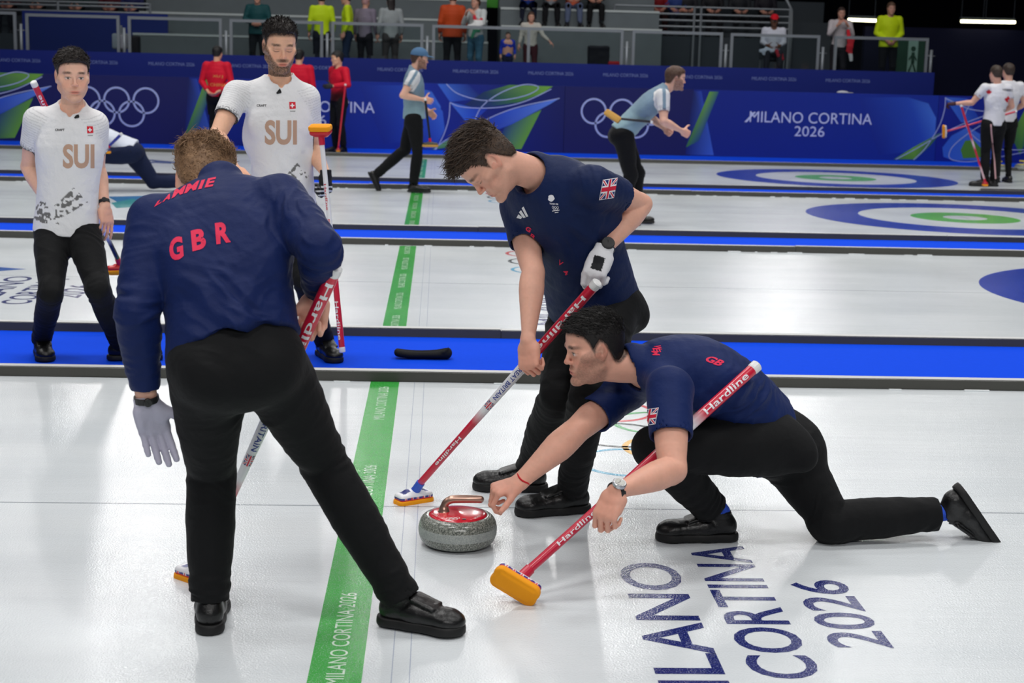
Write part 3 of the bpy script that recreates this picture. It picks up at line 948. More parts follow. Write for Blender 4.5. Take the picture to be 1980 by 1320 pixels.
def hair(parent, c, F, s, col, col2, mask, length, comb, n=1500, thick=.0016, h=.0035, curl=.0, seed=1, lift=.5, base_t=.006):
    """a cap of hair with locks on it; mask(q) in 0..1 gives where it grows (head coordinates), length(q) in metres,
    comb(q) the direction locks lie in"""
    rs = np.random.RandomState(seed)
    S = Solid()
    for (a, b, d, r) in ((0, -.018, .042, (.0755, .093, .082)), (0, .018, .045, (.066, .074, .07)), (0, -.03, -.01, (.066, .07, .07))):
        S.u(Ell(c + F @ (V(a, b, d) * s), (V(*r) + base_t) * s, F), .02)
    v, f = S.mesh(h); nn = vnormals(v, f)
    q = (v - c) @ F / s; L = length(q); M = mask(q)
    v = v + nn * ((L * .42 * (1 + .35 * noise(v / .016, seed) + .25 * noise(v / .006, seed + 1)) - (1 - sstep(.1, .75, M)) * (base_t + .012) * s)[:, None])
    keep = np.all(M[f] > .12, 1); f2 = f[keep]
    used = np.unique(f2); mp = np.full(len(v), -1); mp[used] = np.arange(len(used))
    vb, fb, qb, nb, Lb = v[used], mp[f2], q[used], nn[used], L[used]
    c0, c1 = lin(col), lin(col2)
    w = np.clip(.5 + .6 * noise(vb / .012, 5) + .3 * noise(vb / .004, 6), 0, 1)[:, None]
    cb = c0 * (1 - w) + c1 * w
    # locks
    idx = rs.choice(len(vb), n); VV, FF, CC_ = [vb], [fb], [cb]; off = len(vb)
    lv, lf, lc = [], [], []
    D = comb(qb)
    for i in idx:
        if Lb[i] < .004: continue
        p = vb[i] - nb[i] * .004; nrm_ = nb[i]
        d = F @ D[i]; d = d - nrm_ * (d @ nrm_); d = nrm(d + rs.randn(3) * .22)
        ll = Lb[i] * rs.uniform(.7, 1.35); sd = nrm(np.cross(d, nrm_)); r = thick * rs.uniform(.7, 1.5) * (1 + 12 * ll)
        k = 5; pts = []
        cu = rs.uniform(-1, 1) * curl; ph = rs.uniform(0, 6.28)
        for j in range(k):
            t = j / (k - 1)
            o_ = d * ll * t + nrm_ * (lift * ll * math.sin(t * 1.9) * .55 + .002) + sd * (cu * ll * math.sin(t * 3 + ph) * .6)
            pts.append(p + o_)
        base = len(lv) and 0
        b0 = off + len(lv)
        cc = c0 + (c1 - c0) * rs.rand(); cc = cc * rs.uniform(.8, 1.2)
        for j, pt in enumerate(pts):
            rr = r * (1 - (j / (k - 1)) ** 2 * .85)
            for a, b_ in ((1, 0), (0, .8), (-1, 0), (0, -.5)):
                lv.append(pt + sd * a * rr + nrm_ * b_ * rr); lc.append(cc)
        for j in range(k - 1):
            for e in range(4): lf.append((b0 + j * 4 + e, b0 + j * 4 + (e + 1) % 4, b0 + (j + 1) * 4 + (e + 1) % 4, b0 + (j + 1) * 4 + e))
    if lv:
        vb = np.concatenate([vb, np.array(lv)]); fb = np.concatenate([fb, np.array(lf)]); cb = np.concatenate([cb, np.array(lc)])
    return to_obj('hair', vb, fb, HAIR, parent, np.clip(cb, 0, 1))


def shoe(parent, ankle, toe_dir, up=(0, 0, 1), L=.295, h=.004, name='shoe', sole_col=None, sock=None, shin_dir=None, flap=True, material=None, drop=.088):
    """ankle = ankle joint; the sole lies drop below it"""
    F = frame(toe_dir, up); o = ankle - F[:, 2] * drop
    W = lambda a, b, d: o + F @ V(a, b, d)
    S = Solid()
    S.u(Seg(W(0, -.032, .05), W(0, .05, .05), (.038, .04), (.044, .04), F[:, 0]), .01)
    S.u(Seg(W(0, .05, .048), W(.004, L - .125, .04), (.045, .04), (.048, .031), F[:, 0]), .02)
    S.u(Ell(W(.002, L - .122, .036), (.0485, .052, .036), F), .012)
    S.u(Seg(W(0, -.022, .06), W(0, .0, .1), (.037, .04), (.037, .046), F[:, 0]), .015)
    if flap:
        S.u(Seg(W(0, .045, .098), W(0, .115, .074), (.041, .01), (.043, .007), F[:, 0]), .004)
    S.clip(W(0, 0, .026), -F[:, 2])
    S.cut(Seg(W(0, -.0, .095), W(0, -.01, .14), (.029, .036), (.032, .04), F[:, 0]), .004)
    v, f = S.mesh(h); v = relax(v, f, 1, .4); n = vnormals(v, f)
    v = folds(v, n, [(W(0, .09, .06), .05, F[:, 1], .02, .003), (W(0, L - .15, .05), .04, F[:, 1], .016, .003), (W(0, -.03, .07), .04, F[:, 2], .016, .002)])
    sh = to_obj(name, v, f, material or LEATHER, parent)
    S = Solid()
    S.u(Seg(W(0, -.034, .012), W(0, .04, .012), (.044, .05), (.043, .05), F[:, 0]), .005)
    S.u(Seg(W(0, .04, .012), W(.004, L - .13, .012), (.043, .05), (.053, .05), F[:, 0]), .02)
    S.u(Ell(W(.004, L - .128, .012), (.054, .06, .06), F), .01)
    S.clip(W(0, 0, .030), F[:, 2]); S.clip(W(0, 0, .002), -F[:, 2])
    v, f = S.mesh(h)
    so = to_obj('sole', v, f, sole_col or RUBBER); so.parent = sh
    if sock is not None:
        S = Solid(); sd = nrm(shin_dir if shin_dir is not None else F[:, 2])
        S.u(Tube([W(0, -.01, .07), W(0, -.012, .105), W(0, -.012, .105) + sd * .09], [.033, .031, .034]), .005)
        v, f = S.mesh(h); to_obj('sock', v, f, sock, parent)
    return sh


def multi(name, parts, mats, parent=None):
    """one mesh object out of several (verts, faces, material slot, colours or None)"""
    VV, LI, LT, MI, CC_ = [], [], [], [], []; off = 0
    for v, f, mi, c in parts:
        f = np.asarray(f); VV.append(v); LI.append((f + off).ravel()); LT.append(np.full(len(f), f.shape[1])); MI.append(np.full(len(f), mi))
        CC_.append(np.tile(np.asarray(c, float), (len(v), 1)) if np.ndim(c) == 1 else c); off += len(v)
    v = np.concatenate(VV); li = np.concatenate(LI); lt = np.concatenate(LT); mi = np.concatenate(MI); cc = np.concatenate(CC_)
    me = bpy.data.meshes.new(name)
    me.vertices.add(len(v)); me.vertices.foreach_set('co', v.astype(np.float32).ravel())
    me.loops.add(len(li)); me.loops.foreach_set('vertex_index', li.astype(np.int32))
    me.polygons.add(len(lt)); me.polygons.foreach_set('loop_start', np.concatenate([[0], np.cumsum(lt)[:-1]]).astype(np.int32))
    me.polygons.foreach_set('loop_total', lt.astype(np.int32))
    for q in (mats if isinstance(mats, (list, tuple)) else [mats]): me.materials.append(q)
    me.update(calc_edges=True)
    me.polygons.foreach_set('material_index', mi.astype(np.int32)); me.polygons.foreach_set('use_smooth', np.ones(len(lt), bool))
    ca = me.color_attributes.new('Col', 'FLOAT_COLOR', 'POINT')
    ca.data.foreach_set('color', np.concatenate([np.clip(cc, 0, 1), np.ones((len(v), 1))], 1).astype(np.float32).ravel())
    o = bpy.data.objects.new(name, me); COL.objects.link(o)
    if parent is not None: under(o, parent)
    return o


def pix(v):
    d = v - CC; z = d @ CF
    return np.stack([990 + FPX * (d @ CR) / z, 660 - FPX * (d @ CU) / z], 1)


def tree(v, f):
    return BVHTree.FromPolygons([tuple(p) for p in v], [tuple(int(i) for i in q) for q in f])


def fine(vs, fs, mx=.22):
    """split long triangles of a flat outline so that it can lie on a curved surface"""
    vs = [tuple(p) for p in vs]; T = []
    for f in fs:
        for k in range(1, len(f) - 1): T.append((f[0], f[k], f[k + 1]))
    mid = {}
    while True:
        out = []; ch = False
        for a, b, c in T:
            L = [math.dist(vs[a], vs[b]), math.dist(vs[b], vs[c]), math.dist(vs[c], vs[a])]; m = max(L)
            if m <= mx: out.append((a, b, c)); continue
            ch = True; i = L.index(m); a, b, c = ((a, b, c), (b, c, a), (c, a, b))[i]
            k = (min(a, b), max(a, b))
            if k not in mid: vs.append(((vs[a][0] + vs[b][0]) / 2, (vs[a][1] + vs[b][1]) / 2)); mid[k] = len(vs) - 1
            out += [(a, mid[k], c), (mid[k], b, c)]
        T = out
        if not ch: return np.array(vs), np.array(T)


def drape(parts, bvh, vs, fs, o, ux, vx, col, lift=.0014, mi=1, mx=.22):
    """lay a flat print on cloth: it is centred where pixel o sees the cloth, ux and vx give its two directions"""
    vs, fs = fine(vs, fs, mx)
    pts = []; ok = []
    for p in vs:
        x, y = o[0] + ux[0] * p[0] + vx[0] * p[1], o[1] + ux[1] * p[0] + vx[1] * p[1]
        d = Vector(nrm(ray(x, y))); h = bvh.ray_cast(Vector(CC), d)
        if h[0] is None: pts.append((0, 0, 0)); ok.append(False); continue
        n = h[1] if h[1].dot(d) < 0 else -h[1]
        pts.append(tuple(h[0] + n * lift)); ok.append(True)
    pts = np.array(pts); ok = np.array(ok)
    if not ok.any(): return
    pts[~ok] = pts[ok][0]
    f = fs[np.all(ok[fs], 1)]
    e = np.max([np.linalg.norm(pts[f[:, i]] - pts[f[:, (i + 1) % 3]], axis=1) for i in range(3)], 0)
    f = f[e < .09]
    if len(f): parts.append((pts, f, mi, lin(col)))


def drape_text(parts, bvh, txt, o, ux, vx, col, bold=.02, mi=1, sp=1.0):
    """ux = pixel vector over the whole width, vx = pixel vector of the cap height (pointing up)"""
    vs, fs, asp = glyphs(txt, bold, sp)
    vs = vs.copy(); vs[:, 0] /= asp
    k = asp
    v2 = vs.copy(); v2[:, 0] *= asp
    drape(parts, bvh, v2, fs, o, (ux[0] / k, ux[1] / k), vx, col, mi=mi)


def drape_poly(parts, bvh, pts, col, lift=.0014, mi=1, mx=6):
    """pts in pixels"""
    c = np.mean(pts, 0)
    v = [(x - c[0], y - c[1]) for x, y in pts]
    drape(parts, bvh, v, [list(range(len(v)))], c, (1, 0), (0, 1), col, lift, mi, mx)


def union_jack(parts, bvh, o, ux, vx):
    """flag, 2 x 1.2 units: ux, vx pixel vectors of half width and half height"""
    def q(pts, col, l): drape(parts, bvh, pts, [list(range(len(pts)))], o, ux, vx, col, l, 1, .35)
    q([(-1.06, -1.08), (1.06, -1.08), (1.06, 1.08), (-1.06, 1.08)], (236, 236, 240), .0012)
    q([(-1, -1), (1, -1), (1, 1), (-1, 1)], (34, 44, 110), .0016)
    for s in (1, -1):
        q([(-1, -s), (-.76, -s), (1, .8 * s), (1, s), (.76, s), (-1, -.8 * s)], (236, 236, 240), .002)
        q([(-1, -s), (-.9, -s), (1, .92 * s), (1, s), (.9, s), (-1, -.92 * s)], (208, 30, 60), .0024)
    q([(-.24, -1), (.24, -1), (.24, 1), (-.24, 1)], (236, 236, 240), .0028); q([(-1, -.38), (1, -.38), (1, .38), (-1, .38)], (236, 236, 240), .0028)
    q([(-.13, -1), (.13, -1), (.13, 1), (-.13, 1)], (208, 30, 60), .0033); q([(-1, -.22), (1, -.22), (1, .22), (-1, .22)], (208, 30, 60), .0033)


ZL = (np.array([-.13, -.10, -.08, -.055, -.03, -.012, .0, .014, .022, .034, .05, .075, .12]),
      np.array([-.062, -.06, -.058, -.045, .0, .034, .038, .02, .0, .035, .06, .072, .078]))


def hairmask(dz=0.0, soft=.012):
    def m(q):
        zl = np.interp(q[:, 1], *ZL) + dz
        return sstep(-soft, soft, q[:, 2] - zl)
    return m


def figure(J_, st):
    """J_ joints: pelvis, neck, head, sh/el/wr/hip/kn/an (pairs: his left, his right). st: how he looks and is dressed"""
    g = lambda k, d=None: st.get(k, d)
    s = g('s', 1.0); hres = g('res', .005); hs = g('skin_res', .0034)
    pel, nek = J_['pelvis'], J_['neck']
    sh, el, wr, hip, kn, an = (J_[k] for k in ('sh', 'el', 'wr', 'hip', 'kn', 'an'))
    hipside = nrm(hip[1] - hip[0]); shside = nrm(sh[1] - sh[0])                # towards his right
    spine = nek - pel; up = nrm(spine)
    chestf = nrm(np.cross(up, shside)); hipf = nrm(np.cross(up, hipside))      # out of the chest
    root = thing('person', (pel[0], pel[1], 0), st['label'], 'person', g('group'))
    bow = g('bow', V(0, 0, 0))                                                 # how the back curves
    at = lambda t: pel + spine * t + bow * math.sin(math.pi * min(max(t, 0), 1)) + chestf * .0
    sw, sd = g('girth', (1, 1))
    sides = [hipside, hipside, nrm(hipside + shside), shside, shside, shside]
    # ---- skin
    hd = J_['head']; F = frame(g('face'), g('crown', (0, 0, 1)))
    S = Solid()
    HF, W = head(S, hd, g('face'), g('crown', (0, 0, 1)), s * g('hs', 1.0), True, g('nose', 1.0), g('jaw', 1.0))
    nb = nek - up * .05 * s
    S.u(Tube([nb, nek + up * .01 + chestf * .01, W(0, -.03, -.06), W(0, -.025, -.01)], [(.072 * s, .06 * s), (.058 * s, .056 * s), (.054 * s, .057 * s), (.05 * s, .05 * s)], shside), .02)
    for q, e in ((0, -1), (1, 1)):
        S.u(Seg(nek - up * .045 * s, sh[q] - up * .01, (.055 * s, .045 * s), (.05 * s, .045 * s), up), .03)
    S.u(Tube([at(.1), at(.5), at(.8), nek - up * .04], [(.10, .07), (.11, .075), (.12, .075), (.07, .05)], shside), .03)
    for q in (0, 1):
        a, b, c = sh[q], el[q], wr[q]; bd, cd = b - a, c - b
        hinge = np.cross(nrm(bd), nrm(cd))
        if np.linalg.norm(hinge) < .15: hinge = shside
        hinge = nrm(hinge)
        m = s * g('arm', 1.0)
        S.u(Tube([a, a + bd * .3, a + bd * .6, a + bd * .88, b + nrm(b - (a + c) / 2) * .004, b + cd * .12, b + cd * .28, b + cd * .55, b + cd * .85, c],
                 [.056 * m, .053 * m, .049 * m, .042 * m, (.043 * m, .039 * m), (.045 * m, .042 * m), (.046 * m, .043 * m), (.037 * m, .035 * m), (.028 * m, .024 * m), (.027 * m, .021 * m)], hinge), .015)
    gl = g('glove', {})
    hands = g('hands')
    for q in (0, 1):
        if q in gl: continue
        hk = hands[q]
        hand(S, wr[q], hk['fwd'], hk['back'], hk['side'], hk['curl'], s * hk.get('size', 1.0), hk.get('thumb', (.9, .35, .35)), 0, hk.get('spread', .06), hk.get('tcurl', .5))
    v, f = S.mesh(hs); v = relax(v, f, 1, .35)
    cols = skin_colors(v, hd, HF, s * g('hs', 1.0), g('skin', (214, 168, 146)), g('brow', (60, 44, 34)), g('beard', 0), g('beardcol', (78, 58, 46)),
                       g('scalp', (96, 72, 56)), g('eyes', 'open'), g('fade', hairmask(-.006, .01)))
    kn_ = g('knuckle', 1)
    for q in (0, 1):                                                            # redder hands
        dd = np.linalg.norm(v - (wr[q] + nrm(wr[q] - el[q]) * .1), axis=1)
        w = (np.exp(-(dd / .1) ** 4) * .35)[:, None]; cols = cols * (1 - w) + cols * np.array([1.0, .72, .7]) * w
    body = to_obj('body', v, f, SKIN, root, cols)
    # ---- gloves
    for q, gk in gl.items():
        hk = hands[q]; S = Solid()
        hand(S, wr[q], hk['fwd'], hk['back'], hk['side'], hk['curl'], s * hk.get('size', 1.0), hk.get('thumb', (.9, .35, .35)), .0022, hk.get('spread', .06), hk.get('tcurl', .5))
        fd = nrm(hk['fwd']); S.u(Seg(wr[q] - fd * .02, wr[q] + fd * .02, (.034 * s, .028 * s), (.035 * s, .025 * s), np.cross(fd, nrm(hk['back']))), .008)
        S.clip(wr[q] - fd * .022, -fd, wr[q] - .09, wr[q] + .09)
        v, f = S.mesh(hs); n = vnormals(v, f)
        v = folds(v, n, [(wr[q] + fd * .02, .03, fd, .012, .0016)])
        hb = nrm(hk['back']); sx = np.cross(fd, hb) * hk['side']
        c = np.tile(lin(gk['col']), (len(v), 1)); qv = v - wr[q]
        if 'patch' in gk:                                                       # dark patch on the back of the hand
            u_, w_, t_ = qv @ fd, qv @ sx, qv @ hb
            m_ = (u_ > .025) & (u_ < .075) & (np.abs(w_ + .004) < .02) & (n @ hb > .2)
            c[m_] = lin(gk['patch'])
        if 'palm' in gk:
            m_ = (n @ hb < .15) & (qv @ fd > .0); c[m_] = lin(gk['palm'])
        if 'bands' in gk:
            m_ = (np.sin(qv @ fd * 2 * math.pi / .022) > .35) & (qv @ fd > .06) & (n @ hb > -.2); c[m_] = lin(gk['bands'])
        o = to_obj('glove', v, f, GLOVE, root, c); tag(o, gk.get('label'))
    # ---- shirt
    S = Solid(); k = s
    sw0 = .158 * sw
    hem = at(g('hem', -.04)); hn = -nrm(up + hipside * g('hemtilt', 0) + hipf * g('hemtilt_f', 0))
    S.u(Capped(Tube([at(-.14), at(.0), at(.2), at(.42), at(.66), at(.84), at(.97)],
             [(.17 * sw * k, .132 * sd * k), (.168 * sw * k, .128 * sd * k), (.158 * sw * k, .12 * sd * k), (.158 * sw * k, .119 * sd * k), (.172 * sw * k, .122 * sd * k), (.150 * sw * k, .098 * sd * k), (.075 * k, .062 * k)], None, 4 if TN[0] > 1 else 2, [hipside] + sides), [(hem, hn)]), 0)
    if g('collar', True): S.u(Seg(nek - up * .04 * k, nek + up * .022 * k + nrm(hd - nek) * .01, (.076 * k, .064 * k), (.069 * k, .064 * k), shside), .02)
    for q in (0, 1):
        S.u(Seg(nek - up * .055 * k, sh[q] - up * .012, (.066 * k, .052 * k), (.066 * k, .058 * k), up), .05)
        S.u(Ell(at(.7) + (sh[q] - nek) * .42 + chestf * .055 * k, (.075 * k, .04 * k, .07 * k), np.stack([shside, chestf, up], 1)), .05)
        S.u(Ell(at(.62) + (sh[q] - nek) * .62 - chestf * .03 * k, (.06 * k, .05 * k, .1 * k), np.stack([shside, chestf, up], 1)), .06)
    slv = g('sleeve', .55)
    for q in (0, 1):
        a, b, c = sh[q], el[q], wr[q]; bd, cd = b - a, c - b
        m = k * g('arm', 1.0)
        if slv < 1:
            e = a + bd * slv
            S.u(Capped(Tube([a, a + bd * slv * .5, e, e + nrm(bd) * .04], [.069 * m, .066 * m, .063 * m, .062 * m], chestf), [(e, bd)]), .03)
            S.cut(Seg(e - nrm(bd) * .03, e + nrm(bd) * .06, (.0565 * m), .0565 * m), .003)
        else:
            e = b + cd * (slv - 1)
            S.u(Capped(Tube([a, a + bd * .5, a + bd * .9, b + nrm(b - (a + c) / 2) * .004, b + cd * .2, b + cd * .5, e, e + nrm(cd) * .03],
                     [.069 * m, .062 * m, .054 * m, .052 * m, .053 * m, .045 * m, .036 * m, .035 * m], chestf), [(e, cd)]), .03)
            S.cut(Seg(e - nrm(cd) * .015, e + nrm(cd) * .05, .031 * m, .031 * m), .002)
    nd = nrm(hd - nek)
    if g('collar', True):
        S.cut(Tube([nek - up * .012 + chestf * .034, nek + up * .012 + chestf * .012, W(0, -.02, -.09), W(0, -.02, -.06)], [(.06 * k, .05 * k), (.064 * k, .061 * k), (.085 * k, .085 * k), (.1 * k, .1 * k)], shside), .004)
        if g('vneck'): S.cut(Seg(nek + chestf * .1 - up * .05 * k * g('vneck'), nek + chestf * .06 + up * .05, (.012 * k, .05 * k), (.06 * k, .05 * k), shside), .006)
    v, f = S.mesh(g('shirt_res', hres)); v = relax(v, f, 2, .4); n = vnormals(v, f)
    sp = []
    for q in (0, 1):
        a, b, c = sh[q], el[q], wr[q]
        sp.append((a - up * .1 + (nek - a) * .15, .09, nrm(b - a) + up * .6, .045, .006))
        if slv >= 1: sp += [(b, .085, nrm(c - b) + .3 * nrm(b - a), .03, .0075), (b + (c - b) * .6, .1, c - b, .026, .004), (a + (b - a) * .5, .1, b - a, .045, .004)]
        else: sp.append((a + (b - a) * slv * .8, .07, nrm(b - a), .04, .003))
    sp += [(at(.22), .17, up * .8 + hipside * .7, .06, .008), (at(.12), .15, up * .9 - hipside * .5, .05, .006), (at(.5), .2, up * .5 + shside, .075, .0055), (at(.75), .16, shside, .07, .003)]
    sp += g('shirt_folds', [])
    v = folds(v, n, [(c_, r_, a_, w_, d_ * g('fold', 1.0)) for c_, r_, a_, w_, d_ in sp]); n = vnormals(v, f)
    col = g('shirt_col')
    C = col(v, n, J_, dict(at=at, up=up, side=shside, front=chestf, pel=pel, nek=nek, spine=spine)) if callable(col) else np.tile(lin(col), (len(v), 1)) * (1 + .05 * noise(v / .08, 3))[:, None]
    parts = [(v, f, 0, C)]
    if 'prints' in st: st['prints'](parts, tree(v, f))
    PR = mat('shirt_print', rough=.6, spec=.3, attr=True)
    shirt = multi('shirt', parts, [g('shirt_mat', NAVY_SHIRT), PR], root)
    # ---- trousers
    S = Solid(); lg = g('leg', 1.0) * s
    tw = g('top', .2)
    S.u(Tube([pel - up * .05, pel, at(tw * .5), at(tw)], [(.145 * k, .11 * k), (.15 * sw * k, .11 * sd * k), (.14 * sw * k, .102 * sd * k), (.132 * sw * k, .095 * sd * k)], hipside), 0)
    for q in (0, 1):
        a, b, c = hip[q], kn[q], an[q]; bd, cd = b - a, c - b
        S.u(Ell(a - hipf * .04 * k - up * .05 + (a - pel) * .05, (.08 * k, .08 * k, .085 * k), np.stack([hipside, hipf, up], 1)), .06)
        ce = c + nrm(cd) * g('hem_drop', .005)
        hk_ = nrm(b - (a + c) / 2) * min(.012, .5 * np.linalg.norm(b - (a + c) / 2))
        S.u(Capped(Tube([a, a + bd * .25, a + bd * .55, a + bd * .85, b + hk_, b + cd * .15, b + cd * .4, b + cd * .75, ce, ce + nrm(cd) * .04],
                 [.098 * lg, .096 * lg, .086 * lg, .071 * lg, .068 * lg, .067 * lg, .067 * lg, .057 * lg, .055 * lg, .055 * lg], hipside), [(ce, cd)]), .035)
        S.cut(Seg(ce - nrm(cd) * .02, ce + nrm(cd) * .06, .048 * lg, .05 * lg), .003)
    v, f = S.mesh(hres); v = relax(v, f, 2, .4); n = vnormals(v, f); sp = []
    for q in (0, 1):
        a, b, c = hip[q], kn[q], an[q]
        sp += [(b - (b - a) * .08, .1, nrm(c - b) + .3 * nrm(b - a), .042, .008), (c - (c - b) * .12, .09, c - b, .035, .0065), (b + (c - b) * .5, .12, nrm(c - b) + hipside * .5, .06, .004),
               (a + (b - a) * .25, .13, nrm(b - a) + hipside * .6, .06, .006)]
    sp += [(pel - up * .04, .12, up + hipside * .4, .05, .006)]
    v = folds(v, n, [(a_, b_, c_, d_, e_ * 1.7) for a_, b_, c_, d_, e_ in sp])
    tr = to_obj('trousers', v, f, g('trouser_mat', TROUSER), root)
    if g('stripe'):
        pass
    # ---- shoes
    for q in (0, 1):
        t = J_['toe'][q]
        u_ = J_.get('footup', ((0, 0, 1), (0, 0, 1)))[q]
        shoe(root, an[q], t, u_, h=hres * .9 if hres < .008 else hres, sock=g('sock'), shin_dir=nrm(kn[q] - an[q]), L=g('shoe_len', .295), material=g('shoe_mat'), sole_col=g('sole_mat'))
    # ---- hair
    if g('hair'):
        st['hair'](root, hd, HF, s * g('hs', 1.0))
    return dict(root=root, body=body, shirt=shirt, trousers=tr, HF=HF, W=W, S=S)


def watch(root, wrist, el, face_dir, r=.03, case=.0195, strap=STRAP, casem=None, dial=None, back=.035, lab=None):
    """a strap round the wrist with a case towards face_dir"""
    ax = nrm(wrist - el); c = wrist - ax * back; n = nrm(face_dir - ax * (ax @ nrm(face_dir))); t = np.cross(ax, n)
    mb = MB(); pts = [c + (n * math.cos(a) + t * math.sin(a)) * r for a in np.linspace(0, 2 * math.pi, 29)]
    # flat band
    for i in range(28):
        for (w0, w1, r0, r1) in ((-.009, .009, 1.06, 1.06), (-.009, -.009, .95, 1.06), (.009, .009, 1.06, .95)):
            p, q = pts[i] - c, pts[i + 1] - c
            mb.poly([c + p * r0 + ax * w0, c + q * r0 + ax * w0, c + q * r1 + ax * w1, c + p * r1 + ax * w1])
    o = mb.build('watch', strap, None); under(o, root)
    mb = MB(); mb.tube([c + n * (r * .9), c + n * (r + .007), c + n * (r + .0085)], [case, case, case * .9], n=24)
    o2 = mb.build('watch_case', casem or STRAP); o2.parent = o
    mb = MB(); mb.ring(c + n * (r + .0089), ax, t, 0, case * .78, n=24)
    for k in range(12):
        a = k * math.pi / 6; p = c + n * (r + .0092) + (ax * math.cos(a) + t * math.sin(a)) * case * .62
        mb.poly([p - t * .0007 - ax * .0007, p + t * .0007 - ax * .0007, p + t * .0007 + ax * .0007, p - t * .0007 + ax * .0007], 1)
    mb.tube([c + n * (r + .0095), c + n * (r + .0095) + ax * case * .5], .0006, 1, n=4); mb.tube([c + n * (r + .0095), c + n * (r + .0095) + (t - ax) * case * .28], .0008, 1, n=4)
    o3 = mb.build('watch_dial', [dial or STRAP, mat('watch_hands', (40, 40, 44), .4)]); o3.parent = o
    return o


BROOM = mat('broom_print', rough=.3, spec=.5, attr=True, coat=.3)
PAD = mat('broom_pad', (246, 160, 16), .75, .25, bump=(500, .2), sheen=.1)
PLASTIC = mat('broom_plastic', rough=.35, spec=.5, attr=True)


